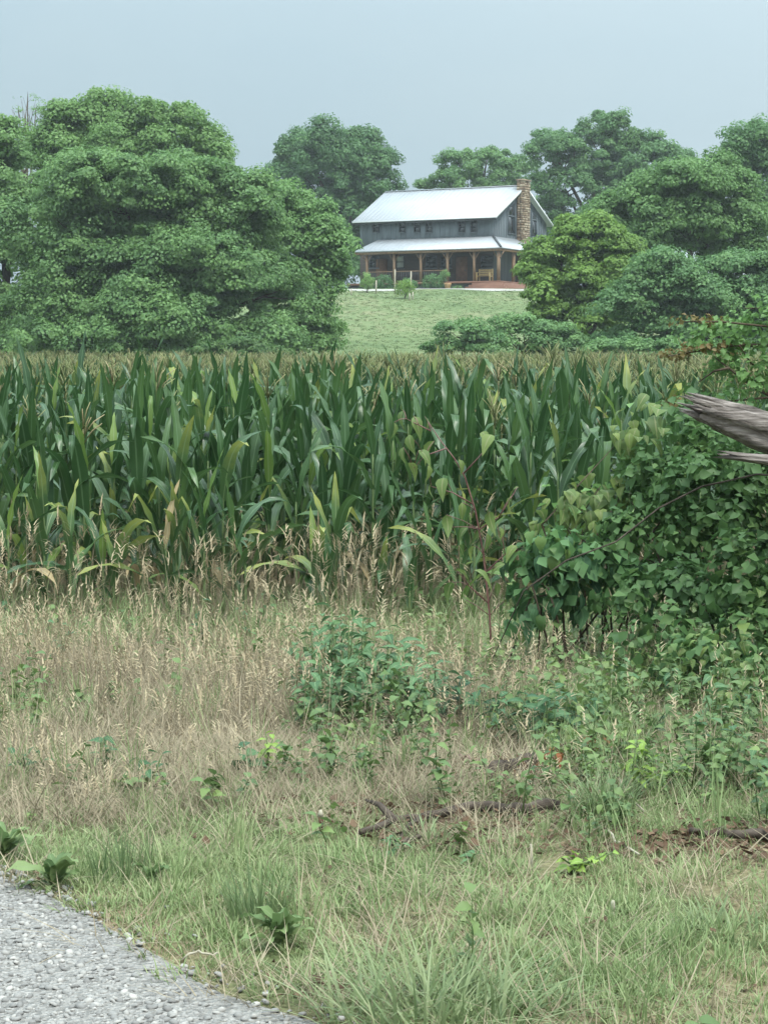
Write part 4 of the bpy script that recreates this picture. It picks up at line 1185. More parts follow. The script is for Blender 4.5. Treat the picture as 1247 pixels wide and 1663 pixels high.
# standing dry grass
dry = [seed_tuft(rgg, 12, (0.12, 0.36), 0.09, i_ % 3 == 0, (0.03, 1.1), 0.035, 0.0028, 12) for i_ in range(9)]
dry += [seed_tuft(rgg, 6, (0.3, 0.55), 0.10, True, (0.03, 0.6), 0.06, 0.003, 8) for _ in range(3)]
dry += [tuft(rgg, 16, (0.1, 0.3), 0.004, 0.1, (0.3, 1.3), (0.2, 1.4), 'dry_inst', 4) for _ in range(4)]
def f_dry(u, v, x, y, rd):
    band = sstep(1360, 1270, v) * (1 - 0.8 * sstep(1050, 1000, v))
    uu = 1 - 0.65 * sstep(820, 1000, u)
    patch = 0.08 + 0.92 * sstep(0.42, 0.6, 0.6 * vnoise(x + 3, y * 0.6, 0.9) + 0.4 * vnoise(x, y, 0.35))
    patch = patch * (1 - 0.75 * np.exp(-(((u - 610) / 110) ** 2 + ((v - 1120) / 70) ** 2)))
    return bare(u, v) * band * uu * patch * verge(rd, 0.6)
p, u, v = area_pts(150, f_dry)
put('dry_grass', 'standing dry tan grass between the verge and the cornfield', 'dry grass', p, dry, (0.7, 1.2), 0.16, zs=(0.7 + 0.4 * sstep(1300, 1150, v)) * (1 - 0.6 * sstep(1100, 1030, v)))
# nodding seed heads along the edge of the corn
fox = [seed_tuft(rgg, 5, (0.35, 0.95), 0.12, True, (0.02, 0.55), 0.11, 0.004, 6) for _ in range(8)]
def f_fox(u, v, x, y, rd):
    return sstep(1095, 1035, v) * (1 - 0.9 * sstep(760, 860, u)) * (0.12 + 0.88 * sstep(0.4, 0.65, vnoise(x, y, 0.45)))
p, u, v = area_pts(25, f_fox)
put('seeding_grass', 'tall tan grass with nodding seed heads along the front of the corn', 'grass', p, fox, (0.75, 1.15), 0.12)
wide = [tuft(rgg, 9, (0.15, 0.5), 0.011, 0.07, (0.05, 0.45), (0.3, 1.4), 'grass_inst', 4) for _ in range(5)]
def f_wide(u, v, x, y, rd):
    return sstep(1120, 1040, v) * (0.3 + 0.7 * sstep(0.35, 0.65, vnoise(x + 11, y, 0.6))) * (1 - 0.6 * sstep(780, 900, u))
p, u, v = area_pts(38, f_wide)
put('coarse_grass', 'coarse broad bladed green grass growing against the corn', 'grass', p, wide, (0.7, 1.15), 0.1)
# lawn tufts on the hillside
lt = [tuft(rgg, 14, (0.04, 0.09), 0.03, 0.18, (0.1, 0.7), (0.2, 0.8), 'lawn_inst', 2) for _ in range(4)]
n = 9000
x = rgg.uniform(-8, 14, n); y = rgg.uniform(93, 150, n); p = np.column_stack([x, y, H(x, y)])
put('lawn_grass', 'light green mown grass on the hillside lawn below the farmhouse', 'grass', p, lt, (0.6, 1.2))

# ground cover of small leafy creepers on the right
def oval_leaf(rg, L, W, curl=0.25, fold=0.2, lobes=0, droop=0.0):
    """leaf from the origin along +X, face up"""
    t = np.array([0, 0.18, 0.42, 0.7, 1.0]); w = np.array([0.06, 0.75, 1.0, 0.62, 0.0]) * W / 2
    if lobes: w = np.array([0.35, 1.0, 0.85, 0.5, 0.0]) * W / 2
    V = []; UV = []
    for i in range(5):
        x = L * t[i]; z = -curl * L * t[i] ** 2 + 0.08 * L * math.sin(t[i] * 3.1)
        V += [(x, -w[i], z + fold * w[i]), (x, 0, z), (x, w[i], z + fold * w[i])]; UV += [(0, t[i]), (0.5, t[i]), (1, t[i])]
    if lobes:
        V[0] = (-0.12 * L, -W * 0.2, 0); V[2] = (-0.12 * L, W * 0.2, 0)
    F = []
    for i in range(4):
        a = i * 3; F += [(a, a+3, a+4, a+1), (a+1, a+4, a+5, a+2)]
    return np.array(V, float), F, np.array(UV), np.full(15, rg.random())
def sprig(rg, h, n, L, mat):
    m = MB()
    az = rg.uniform(0, 6.28)
    top = np.array([rg.normal() * 0.25 * h, rg.normal() * 0.25 * h, h])
    m.tube([(0, 0, -0.01), top * 0.5 + np.array([0.01, 0, 0]), top], [0.003, 0.0025, 0.0015], 3)
    for i in range(n):
        t = 0.2 + 0.8 * (i + 1) / n; az += 2.4
        lf = oval_leaf(rg, L * rg.uniform(0.7, 1.2), L * 0.72, rg.uniform(0.1, 0.5))
        mt = Matrix.Translation(Vector(top * t)) @ Matrix.Rotation(az, 4, 'Z') @ Matrix.Rotation(R(rg.uniform(-35, 20)), 4, 'Y') @ Matrix.Rotation(R(rg.uniform(-25, 25)), 4, 'X')
        m.merge(lf, mt)
    return m.mesh('sprig', M[mat])
cov = [sprig(rgg, rgg.uniform(0.08, 0.3), int(rgg.integers(6, 14)), rgg.uniform(0.022, 0.055), 'cover_inst') for _ in range(14)]
def f_cov(u, v, x, y, rd):
    a = sstep(840, 1080, u + (v - 1200) * 0.25) * (0.55 + 0.45 * sstep(1290, 1170, v)) * sstep(1370, 1330, v) * (0.25 + 0.75 * sstep(0.35, 0.6, vnoise(x + 2, y, 0.4)))
    b = 0.5 * sstep(0.42, 0.62, vnoise(x + 5, y, 0.6)) * sstep(1420, 1250, v) + 0.004
    return verge(rd, 0.5) * bare(u, v) * np.clip(a * (0.55 + 0.45 * sstep(0.3, 0.55, vnoise(x, y, 0.5))) + b * (0.3 + 0.7 * sstep(420, 560, u)), 0, 1)
p, u, v = area_pts(190, f_cov)
put('ground_cover', 'low leafy creeper and weeds covering the ground below the vine thicket', 'ground cover', p, cov, (0.6, 1.3), 0.25)

# leaf litter
lit = []
for i in range(5):
    m = MB()
    for q in range(4):
        lf = oval_leaf(rgg, rgg.uniform(0.04, 0.075), rgg.uniform(0.025, 0.05), rgg.uniform(-0.5, 0.7), rgg.uniform(-0.3, 0.6))
        m.merge(lf, Matrix.Translation((rgg.normal() * 0.05, rgg.normal() * 0.05, 0.012 + 0.015 * q)) @ Matrix.Rotation(rgg.uniform(0, 6.28), 4, 'Z') @ Matrix.Rotation(rgg.normal() * 0.4, 4, 'X'))
    lit.append(m.mesh('litter', M['litter_inst']))
def f_lit(u, v, x, y, rd):
    a = np.exp(-(((u - 1150) / 190) ** 2 + ((v - 1380) / 24) ** 2)) + 0.9 * np.exp(-(((u - 830) / 90) ** 2 + ((v - 1262) / 22) ** 2)) + 0.45 * np.exp(-(((u - 740) / 200) ** 2 + ((v - 1340) / 40) ** 2))
    e = 0.06 * np.exp(-((rd - 0.14) / 0.08) ** 2)
    return np.clip(1.3 * a + e + 0.006 * (rd > 0.15), 0, 1)
p, u, v = area_pts(460, f_lit)
put('leaf_litter', 'brown dead leaves scattered over the bare ground and road edge', 'leaf litter', p, lit, (0.3, 0.75), 0.2)

# loose gravel
stn = []
for i in range(6):
    v = np.array([(a, b, c) for a in (-1, 0, 1) for b in (-1, 0, 1) for c in (-1, 0, 1) if abs(a) + abs(b) + abs(c) == 1 or abs(a) + abs(b) + abs(c) == 3], float)
    v = np.array([(-1,-1,-.6),(1,-1,-.6),(1,1,-.6),(-1,1,-.6),(-.7,-.8,.6),(.75,-.6,.6),(.6,.8,.6),(-.8,.6,.6),(0,0,.95),(1.25,0,0),(-1.25,0,0),(0,1.2,0),(0,-1.2,0)]) * 0.5
    v = v * (1 + 0.35 * (rgg.random(v.shape) - 0.5)) * np.array([1, rgg.uniform(0.6, 1), rgg.uniform(0.5, 0.8)])
    f = [(4,5,8),(5,6,8),(6,7,8),(7,4,8),(0,12,4),(12,5,4),(12,1,5),(0,1,12),(1,9,5),(9,6,5),(9,2,6),(1,2,9),(2,11,6),(11,7,6),(11,3,7),(2,3,11),(3,10,7),(10,4,7),(10,0,4),(3,0,10),(0,3,2,1)]
    stn.append(mesh_from('stone', v, f, None, None, M['stone_inst']))
def f_grav(u, v, x, y, rd):
    return np.clip(sstep(0.16, -0.22, rd + 0.16 * (vnoise(x, y, 0.22) - 0.5)) * 0.95 + 0.04 * sstep(0.35, 0.0, rd), 0, 1)
hw = 3.2; n = 60000
x = rgg.uniform(-2.6, 0.6, n); y = rgg.uniform(3.6, 8.2, n); rd = road_side(x, y)
kp = (rgg.random(n) < f_grav(0, 0, x, y, rd)) & (rd > -2.4)
x, y, rd = x[kp], y[kp], rd[kp]; n = len(x)
s = 0.005 + 0.019 * rgg.random(n) ** 3.2
z = H(x, y) + 0.006 + s * 0.2
rot = rgg.uniform(-0.6, 0.6, (n, 3)); rot[:, 2] = rgg.uniform(0, 6.28, n)
scatter('loose_gravel', 'loose pale grey crushed stone covering the gravel road', 'gravel', np.column_stack([x, y, z]), rot, np.column_stack([s, s, s]), rgg.integers(0, 6, n), rgg.random(n), stn)

# ------------------------------------------------------------------ single weeds
LV = {}
rgw = np.random.default_rng(17)
def leafset(key, mat, L, W, curl, n=4, lobes=0):
    LV[key] = []
    for i in range(n):
        v, f, uv, bt = oval_leaf(rgw, L * rgw.uniform(0.85, 1.1), W * rgw.uniform(0.85, 1.1), curl * rgw.uniform(0.7, 1.3), lobes=lobes)
        LV[key].append(mesh_from('leaf', v, f, uv, bt, M[mat], True))
leafset('herb', 'weed', 0.13, 0.062, 0.45); leafset('herb_dark', 'weed_dark', 0.12, 0.06, 0.45)
leafset('small_lime', 'weed_lime', 0.06, 0.05, 0.3); leafset('herb_light', 'weed_lime', 0.09, 0.04, 0.4)
leafset('poke', 'poke_leaf', 0.17, 0.10, 0.6); leafset('dock', 'weed', 0.24, 0.075, 0.5); leafset('dock_dark', 'weed', 0.2, 0.085, 1.0, n=6)
leafset('mulb', 'weed_dark', 0.16, 0.10, 0.55, lobes=1); leafset('vine', 'leaf_vine', 0.10, 0.10, 0.3, lobes=1); leafset('vine_light', 'poke_leaf', 0.10, 0.10, 0.3, lobes=1)
leafset('rust', 'rust_dead', 0.08, 0.045, 0.7)

LV['dock'] = []
M['dock'] = foliage('dock_leaf', [(0.08, 0.14, 0.055), (0.14, 0.215, 0.08), (0.22, 0.29, 0.12)], 0.55, 0.35, 0.3, rib=(0.2, 0.26, 0.12))
for i in range(8):
    v, f, uv, bt = ribbon(rgw, rgw.uniform(0.2, 0.34), rgw.uniform(0.07, 0.1), R(rgw.uniform(5, 25)), R(rgw.uniform(60, 150)), p=1.6, seg=8, wavy=0.014, twist=rgw.uniform(-0.7, 0.7), base=0.2)
    LV['dock'].append(mesh_from('leaf', v, f, uv, bt, M['dock'], True))
def herb(name, label, base, h, n, key, seed, stem='green_stem', pitch=(-35, 15), spread=0.18, nst=3, cat='weed', group=None, scale=1.0, srad=0.006):
    """upright leafy weed: stems with leaves spiralling up"""
    rg = np.random.default_rng(seed)
    t = empty(name, tuple(base)); tag(t, label, cat, group)
    per = max(3, n // nst)
    for s in range(nst):
        a = rg.uniform(0, 6.28); hh = h * rg.uniform(0.65, 1.0) if s else h
        top = np.array([math.cos(a) * spread * rg.random() * (s > 0), math.sin(a) * spread * rg.random() * (s > 0), hh])
        mid = top * 0.5 + np.array([rg.normal() * 0.02, rg.normal() * 0.02, 0])
        MB().tube([(0, 0, -0.02), mid, top], [srad, srad * 0.8, srad * 0.4], 5).build('stem', M[stem], t)
        az = rg.uniform(0, 6.28)
        for i in range(per):
            q = 0.22 + 0.78 * (i + 1) / per; az += 2.4 + rg.normal() * 0.3
            pos = (mid * q * 2 if q < 0.5 else mid + (top - mid) * (q - 0.5) * 2)
            sc_ = scale * rg.uniform(0.7, 1.15) * (1.1 - 0.45 * q)
            mt = Matrix.Translation(Vector(pos)) @ Matrix.Rotation(az, 4, 'Z') @ Matrix.Rotation(R(rg.uniform(*pitch)), 4, 'Y') @ Matrix.Rotation(R(rg.uniform(-30, 30)), 4, 'X') @ Matrix.Scale(sc_, 4)
            child('leaf', LV[key][int(rg.integers(len(LV[key])))], t, mt)
    return t

GW = 'leafy weeds standing in the dry grass'
for i, (u, v, hp) in enumerate([(505, 1150, 125), (540, 1165, 150), (575, 1170, 165), (520, 1180, 110), (610, 1180, 150), (650, 1185, 130), (560, 1190, 110), (690, 1170, 105), (590, 1150, 130), (545, 1140, 120), (525, 1120, 110), (630, 1150, 120), (670, 1190, 100), (505, 1190, 90)]):
    p = G(u, v); s = p[1] / FPX
    herb('leafy_weed', 'mid green leafy weed in the clump between the dry grass and the pokeweed', p, hp * s * 1.1, 36, 'herb', 500 + i, group=GW, nst=4, spread=0.24, scale=1.1)
for i, (u, v, hp) in enumerate([(755, 1190, 100), (775, 1200, 85), (740, 1185, 70)]):
    p = G(u, v); herb('leafy_weed', 'dark leafy weed below the red stemmed pokeweed', p, hp * p[1] / FPX, 28, 'herb_dark', 520 + i, scale=1.1, spread=0.22, group='dark weeds below the pokeweed')
for i, (u, v, hp) in enumerate([(850, 1215, 90), (885, 1225, 105), (920, 1220, 95), (955, 1205, 80), (900, 1200, 90)]):
    p = G(u, v); herb('leafy_weed', 'dark blue green leafy weed beside the rusty dead leaves', p, hp * p[1] / FPX, 28, 'herb_dark', 530 + i, scale=1.1, spread=0.22, group='dark weeds by the dead leaves')
p = G(1035, 1300); herb('leafy_weed', 'bright green upright weed on the bare ground under the vine thicket', p, 0.27, 26, 'herb_light', 541, spread=0.12)
p = G(1070, 1290); herb('leafy_weed', 'smaller bright green weed beside the arching grass tuft', p, 0.16, 14, 'herb_light', 542)
p = G(930, 1420); herb('lime_weed', 'low lime green weed with rounded leaves on the verge', p, 0.07, 26, 'small_lime', 543, pitch=(-20, 10), spread=0.14, nst=6)
p = G(200, 1290); herb('lime_weed', 'tiny yellow green weed in the dry grass', p, 0.07, 9, 'small_lime', 544, nst=2, spread=0.08)
p = G(432, 1255); herb('leafy_weed', 'small pale green weed standing alone in the dry grass', p, 0.17, 16, 'herb_light', 545, spread=0.08)
p = G(400, 1265); herb('leafy_weed', 'small dark weed beside the pale one in the dry grass', p, 0.12, 12, 'herb_dark', 546, spread=0.1)
p = G(640, 1395); herb('leafy_weed', 'small green weed growing against the fallen branch', p, 0.08, 14, 'herb', 547, spread=0.12, scale=0.5)
p = G(770, 1410); herb('leafy_weed', 'low pale weed with two broad leaves near the fallen branch', p, 0.05, 6, 'herb', 548, nst=2, scale=0.7)
for i, (u, v) in enumerate([(1010, 1060), (1050, 1085), (1120, 1120), (1180, 1130), (1220, 1090), (1090, 1150), (1010, 1150), (1150, 1190), (1215, 1200), (980, 1110), (1230, 1290), (1130, 1270)]):
    p = G(u, v); herb('leafy_weed', 'green leafy weed rising from the creepers below the vine thicket', p, 0.22 + 0.14 * ((i * 7) % 5) / 5, 18, ('herb', 'herb_light', 'herb_dark')[i % 3] if i % 3 != 1 else 'herb', 560 + i, group='weeds below the vine thicket')
for i, (u, v) in enumerate([(60, 1275), (170, 1255), (235, 1285), (330, 1060), (395, 1065), (440, 1050), (100, 1100), (20, 1040)]):
    p = G(u, v); herb('leafy_weed', 'small dark weed half hidden in the dry grass before the corn', p, 0.16 + (0.22 if v < 1150 else 0), 12, 'herb_dark', 580 + i, spread=0.12, group='small weeds in the dry grass', scale=0.8)

def dock(label, u, v, n, key, seed, sc=1.0, pit=(-70, -20)):
    p = G(u, v); rg = np.random.default_rng(seed)
    t = empty('dock_plant', tuple(p)); tag(t, label, 'weed'); key = 'dock'
    MB().tube([(0, 0, -0.02), (0, 0, 0.03)], [0.02, 0.012], 6).build('crown', M['green_stem'], t)
    for i in range(n):
        mt = Matrix.Translation((0, 0, 0.01)) @ Matrix.Rotation(i * 2.4 + rg.normal() * 0.35, 4, 'Z') @ Matrix.Rotation(R(rg.uniform(-5, 55) * (i / n)), 4, 'Y') @ Matrix.Scale(sc * rg.uniform(0.7, 1.25), 4)
        child('leaf', LV[key][int(rg.integers(len(LV[key])))], t, mt)
dock('dock rosette with broad upright leaves at the gravel road edge', 88, 1448, 18, 'dock_dark', 61, 0.5, (-85, -35))
dock('broad leaved dock plant beside the gravel road, cut by the picture edge', 6, 1400, 14, 'dock_dark', 62, 0.6, (-85, -40))
dock('dock rosette with wide pale leaves between the two grass tufts', 455, 1545, 20, 'dock_dark', 63, 0.5, (-75, -12))
dock('low dock rosette beside the coarse tuft at the road edge', 245, 1440, 9, 'dock_dark', 64, 0.4, (-60, -15))

def grass_tuft(label, u, v, n, h, seed, spread=0.14, lean=(0.05, 0.9), bend=(0.3, 1.5), w=0.0085, mat='grass_deep'):
    p = G(u, v); rg = np.random.default_rng(seed)
    m = MB()
    for i in range(n):
        r = spread * math.sqrt(rg.random()); a = rg.uniform(0, 6.28)
        blade(m, rg, (r * math.cos(a), r * math.sin(a), -0.015), h * rg.uniform(0.5, 1.1), w * rg.uniform(0.6, 1.3), rg.uniform(*lean), a + rg.normal() * 0.9, rg.uniform(*bend), rg.random(), 5)
    t = empty('grass_tuft', tuple(p)); tag(t, label, 'grass tuft')
    o = m.build('blade', M[mat], t); tag(o, kind='stuff')
    return t
grass_tuft('large blue green tall fescue tuft arching over the road edge', 690, 1668, 230, 0.34, 71, 0.26, (0.05, 1.15), (0.2, 1.6), 0.010)
grass_tuft('second fescue tuft merging with the large arching one on the verge', 800, 1650, 170, 0.26, 72, 0.26, (0.05, 1.15), (0.2, 1.6), 0.009)
grass_tuft('upright grass tuft standing behind the wide leaved dock rosette', 420, 1500, 130, 0.22, 73, 0.09, (0.02, 0.5), (0.1, 0.8))
grass_tuft('stiff dark grass tuft at the road edge beside the low dock rosette', 200, 1430, 120, 0.22, 74, 0.12, (0.02, 0.4), (0.05, 0.5), 0.005)
grass_tuft('arching grass tuft between the rusty dead leaves and the bright green weed', 985, 1330, 170, 0.3, 75, 0.09, (0.05, 0.7), (0.3, 1.4))
grass_tuft('thin grass tuft in front of the fallen branch on the bare ground', 690, 1370, 60, 0.16, 76, 0.08, (0.1, 0.9))
grass_tuft('low grass tuft below the lime green weed on the verge', 1190, 1520, 160, 0.13, 77, 0.2, (0.05, 0.8))

# tall pokeweed with red stems, standing before the corn
pk = G(800, 1105); pk_root = empty('pokeweed', tuple(pk))
tag(pk_root, 'tall pokeweed with dark red forked stem and drooping pale green leaves before the corn', 'weed')
def rel(u, v, y): return P(u, v, y) - pk
yk = pk[1]
rg = np.random.default_rng(401)
stems = [([(800, 1107), (795, 1000), (785, 900), (772, 830), (755, 775), (738, 745), (715, 715), (695, 685)], 0.0075),
         ([(752, 770), (775, 745), (795, 722)], 0.006), ([(770, 820), (735, 800), (700, 790)], 0.006), ([(778, 860), (810, 840), (835, 800)], 0.006),
         ([(725, 728), (690, 740), (672, 760)], 0.005), ([(700, 700), (680, 690), (660, 680)], 0.005), ([(788, 930), (820, 900), (840, 895)], 0.006), ([(793, 980), (760, 950), (745, 930)], 0.006)]
for pl, r0 in stems:
    pw = [rel(u, v, yk + rg.normal() * 0.03) for u, v in pl]
    MB().tube(pw, np.linspace(r0, r0 * 0.4, len(pw)), 6).build('stem', M['red_stem'], pk_root, True)
for (u, v) in [(783, 715), (798, 720), (735, 870), (750, 830), (795, 845), (790, 880), (745, 900), (812, 870), (820, 930), (770, 940), (740, 940), (805, 960), (690, 690), (672, 690), (680, 745), (665, 765), (700, 800), (720, 790), (745, 760), (830, 820), (842, 805), (760, 870), (735, 960), (750, 985), (820, 990), (695, 770), (655, 680), (838, 900), (770, 900), (725, 850), (665, 720), (705, 730), (640, 700), (655, 740)]:
    pos = rel(u, v - 14, yk + rg.normal() * 0.07)
    mt = Matrix.Translation(Vector(pos)) @ Matrix.Rotation(rg.uniform(0, 6.28), 4, 'Z') @ Matrix.Rotation(R(rg.uniform(15, 75)), 4, 'Y') @ Matrix.Rotation(R(rg.uniform(-30, 30)), 4, 'X') @ Matrix.Scale(rg.uniform(0.5, 0.95), 4)
    child('leaf', LV['poke'][int(rg.integers(4))], pk_root, mt)
    near = min((q for pl, _ in stems for q in pl), key=lambda q: (q[0] - u) ** 2 + (q[1] - v - 10) ** 2)
    MB().tube([rel(near[0], near[1], yk), (rel(near[0], near[1], yk) + pos) / 2 + np.array([0, 0, 0.01]), pos], [0.003, 0.0025, 0.002], 4).build('petiole', M['red_stem'], pk_root)

# ------------------------------------------------------------------ thicket on the right
def bush(name, label, base_uv, y, lobes, key, mat, seed, npart, size, dens, clump, cat='shrub', light=None, flat=0.7, up=0.6, stemmat='twig', pitch=(10, 60), per=14, sc=1.0, stems=9):
    rg = np.random.default_rng(seed)
    b = P(*base_uv, y); base = np.array([b[0], y, float(H(b[0], y))])
    t = empty(name, tuple(base)); tag(t, label, cat)
    L_ = lobe_px(lobes, y, 0.6)
    c, n, s, tt = crown_points(rg, L_, clump, dens, flat, up, size, per, 0.3)
    k_ = c[:, 2] > H(c[:, 0], c[:, 1]) + 0.03
    c, n, s, tt = c[k_], n[k_], s[k_], tt[k_]
    u, v = project(c[:, 0], c[:, 1], c[:, 2])
    vis = (u > -20) & (u < 1260)
    score = np.where(vis, -c[:, 1] + rg.normal(size=len(c)) * 0.25, -1e9)
    order = np.argsort(-score)
    pick = order[:npart]; rest = order[npart:]
    vv, ff = leaf_quads(rg, c[rest] - base, n[rest], s[rest])
    o = child('foliage', mesh_from('foliage', vv, ff, None, np.repeat(tt[rest], 4), M[mat]), t); o['kind'] = 'stuff'
    for i in pick:
        kk = light if (light and rg.random() < 0.42) else key
        mt = Matrix.Translation(Vector(c[i] - base)) @ Matrix.Rotation(-math.pi / 2 + rg.normal() * 1.1, 4, 'Z') @ Matrix.Rotation(R(rg.uniform(*pitch)), 4, 'Y') @ Matrix.Rotation(R(rg.uniform(-30, 30)), 4, 'X') @ Matrix.Scale(sc * rg.uniform(0.45, 1.25), 4)
        child('leaf', LV[kk][int(rg.integers(4))], t, mt)
    for i in range(stems):
        lc, lr = L_[i % len(L_)]
        e = lc - base + rg.normal(size=3) * np.asarray(lr) * 0.5
        s0 = np.array([rg.normal() * 0.15, rg.normal() * 0.15, -0.03])
        mid = (s0 + e) / 2 + np.array([rg.normal() * 0.15, rg.normal() * 0.1, 0.25])
        MB().tube([s0, mid, e], [0.009, 0.007, 0.003], 5, jit=0.2, rg=rg).build('stem', M[stemmat], t, True)
    return t
bush('vine_thicket', 'dense vine covered thicket under the broken dead trunk', (1190, 1060), 12.2,
     [(1150,840,120,100,0.2),(1075,800,70,70,0.5),(1210,960,80,100,-0.5),(1060,900,100,80,0.3),(1100,980,120,60,-0.2),(1190,760,80,50,0.4),(1110,740,60,40,0.6),(1330,850,120,200,0.3),(1230,1050,80,50,-0.8),(1340,1010,110,80,-0.5),(1120,690,60,40,0.9),(1200,700,60,40,1.0),(1170,1080,90,40,-1.2),(1070,1040,70,36,-0.6),(1240,1140,60,40,-1.8)], 'vine', 'leaf_vine', 201, 300, 0.066, 0.7, 0.19, light='vine_light', per=30, sc=0.68)
bush('broadleaf_shrub', 'shrub with large drooping dark leaves between the pokeweed and the vine thicket', (900, 1060), 12.4,
     [(885,900,60,40),(870,950,50,50),(920,960,55,45),(960,930,50,50),(1000,960,40,50),(880,990,45,25)], 'mulb', 'leaf_deep', 202, 190, 0.10, 0.6, 0.17, light='vine', pitch=(35, 85), per=16, sc=0.78)
bush('seedling_shrub', 'young shrub with pale green lobed leaves in front of the corn beside the vine thicket', (990, 1060), 12.9,
     [(960,850,80,40),(1010,800,60,50),(1040,720,40,50),(930,830,60,30),(1050,860,50,40)], 'vine_light', 'leaf_olive', 203, 150, 0.09, 0.34, 0.18, light='poke', per=10)

# elm sapling leaning in from the right, with rust tinged tips
ex = 3.15; ey = 14.2
elm = empty('elm_sapling', (ex, ey, float(H(ex, ey))))
tag(elm, 'small elm with dark twigs and rust tinged leaves leaning over the dead trunk', 'tree')
eb = np.array([ex, ey, float(H(ex, ey))])
rg = np.random.default_rng(205)
er_ = lambda u, v, d=0.0: P(u, v, ey + d) - eb
MB().tube([(0, 0, -0.1), (0.02, 0, 0.8), (-0.05, 0, 1.7), (-0.15, 0, 2.6), (-0.3, 0, 3.3)], [0.06, 0.055, 0.045, 0.03, 0.012], 8, jit=0.1, rg=rg).build('trunk', M['bark'], elm, True)
branches = [[(1345, 700), (1290, 660), (1240, 637), (1215, 622), (1180, 595), (1160, 580)], [(1185, 597), (1160, 602), (1135, 620)],
            [(1330, 600), (1260, 560), (1190, 560), (1130, 570), (1085, 578)], [(1330, 560), (1250, 530), (1170, 522), (1110, 522)],
            [(1340, 640), (1280, 620), (1220, 590), (1200, 560)], [(1330, 520), (1270, 500), (1210, 500)], [(1140, 660), (1110, 655), (1070, 652)], [(1345, 680), (1250, 645), (1180, 652), (1140, 660)]]
for bl in branches:
    pts_ = [er_(u, v, rg.normal() * 0.08) for u, v in bl]
    MB().tube(pts_, np.linspace(0.02 if len(bl) > 4 else 0.012, 0.004, len(pts_)), 5, jit=0.15, rg=rg).build('limb', M['twig'], elm, True)
C_, N_, S_, T_ = crown_points(rg, lobe_px([(1240,540,60,36),(1200,590,55,36),(1235,625,50,30),(1170,535,45,16),(1300,560,70,80),(1330,480,60,60),(1190,640,40,22),(1160,600,36,24),(1225,510,40,26),(1140,555,30,16)], ey, 0.9), 0.12, 0.42, 0.6, 0.7, 0.05, 14, 0.35)
vv, ff = leaf_quads(rg, C_ - eb, N_, S_)
child('crown', mesh_from('crown', vv, ff, None, np.repeat(T_, 4), M['leaf_olive']), elm)
C_, N_, S_, T_ = crown_points(rg, lobe_px([(1125,524,34,8),(1100,576,30,6),(1150,566,45,8),(1165,520,20,6),(1080,580,16,6),(1110,654,26,6)], ey, 0.9), 0.07, 0.3, 0.5, 0.8, 0.035, 10, 0.3)
vv, ff = leaf_quads(rg, C_ - eb, N_, S_)
tag(child('rusty_leaves', mesh_from('rusty_leaves', vv, ff, None, np.repeat(T_, 4), M['leaf_rust']), elm), 'rust coloured leaves at the branch tips', kind='stuff')

# broken dead trunk, leaning in from the right
ly_ = 11.6
def trunk_log(name, label, pl, rad, y, seed, splinters=True, mat='dead_wood'):
    rg = np.random.default_rng(seed)
    pw = [P(u, v, y + dy) for u, v, dy in pl]
    base = pw[-1].copy(); gz = float(H(base[0], base[1]))
    t = empty(name, (base[0], base[1], gz)); tag(t, label, 'dead trunk')
    b0 = np.array([base[0], base[1], gz])
    P_ = np.array(pw) - b0
    ts = np.linspace(0, 1, 26); d = np.linspace(0, 1, len(P_))
    path = np.stack([np.interp(ts, d, P_[:, i]) for i in range(3)], 1)
    rr = np.interp(ts, d, rad)
    m = MB()
    n = 26
    ph = rg.random(6) * 6.28
    tan = np.gradient(path, axis=0); tan /= np.linalg.norm(tan, axis=1)[:, None]
    V = []
    for i in range(26):
        a = np.cross(tan[i], (0, 1, 0)); a /= np.linalg.norm(a); b = np.cross(tan[i], a)
        for j in range(n):
            th = 2 * math.pi * j / n
            g = 1 + 0.15 * math.sin(4 * th + ph[0] + 0.15 * i) + 0.13 * math.sin(8 * th + ph[1] + 0.1 * i) + 0.12 * (rg.random() - 0.5)
            off_ = tan[i] * (rg.random() * 0.10 - 0.02 + 0.07 * math.sin(3 * th + ph[2])) if i == 0 else 0
            V.append(path[i] + rr[i] * g * (math.cos(th) * a + math.sin(th) * b) - off_)
    F = [(i*n+j, i*n+(j+1) % n, (i+1)*n+(j+1) % n, (i+1)*n+j) for i in range(25) for j in range(n)] + [tuple(range(n))[::-1], tuple(range(25*n, 26*n))]
    m.add(V, F)
    m.build('trunk', M[mat], t)
    if splinters:
        for q in range(22):
            th = rg.uniform(0, 6.28)
            a = np.cross(tan[0], (0, 1, 0)); b = np.cross(tan[0], a)
            st_ = path[1] + rr[1] * rg.uniform(0.3, 0.95) * (math.cos(th) * a + math.sin(th) * b)
            L2 = rg.uniform(0.05, 0.26)
            MB().tube([st_, st_ - tan[0] * L2 * 0.6 + rg.normal(size=3) * 0.006, st_ - tan[0] * L2], [0.022, 0.014, 0.002], 4, jit=0.3, rg=rg).build('splinter', M[mat], t)
    return t
trunk_log('fallen_tree', 'weathered grey broken tree trunk leaning in from the right over the thicket', [(1150, 668, 0), (1247, 702, 0), (1420, 765, 0.1), (1700, 880, 0.2), (2050, 1100, 0.4)], [0.07, 0.115, 0.135, 0.16, 0.19], ly_, 301)
trunk_log('dead_limb', 'thin grey broken limb below the weathered dead trunk', [(1195, 741, 0), (1247, 747, 0), (1420, 800, 0.1), (1700, 930, 0.2), (1950, 1110, 0.3)], [0.022, 0.03, 0.04, 0.05, 0.06], ly_ - 0.25, 302, False)
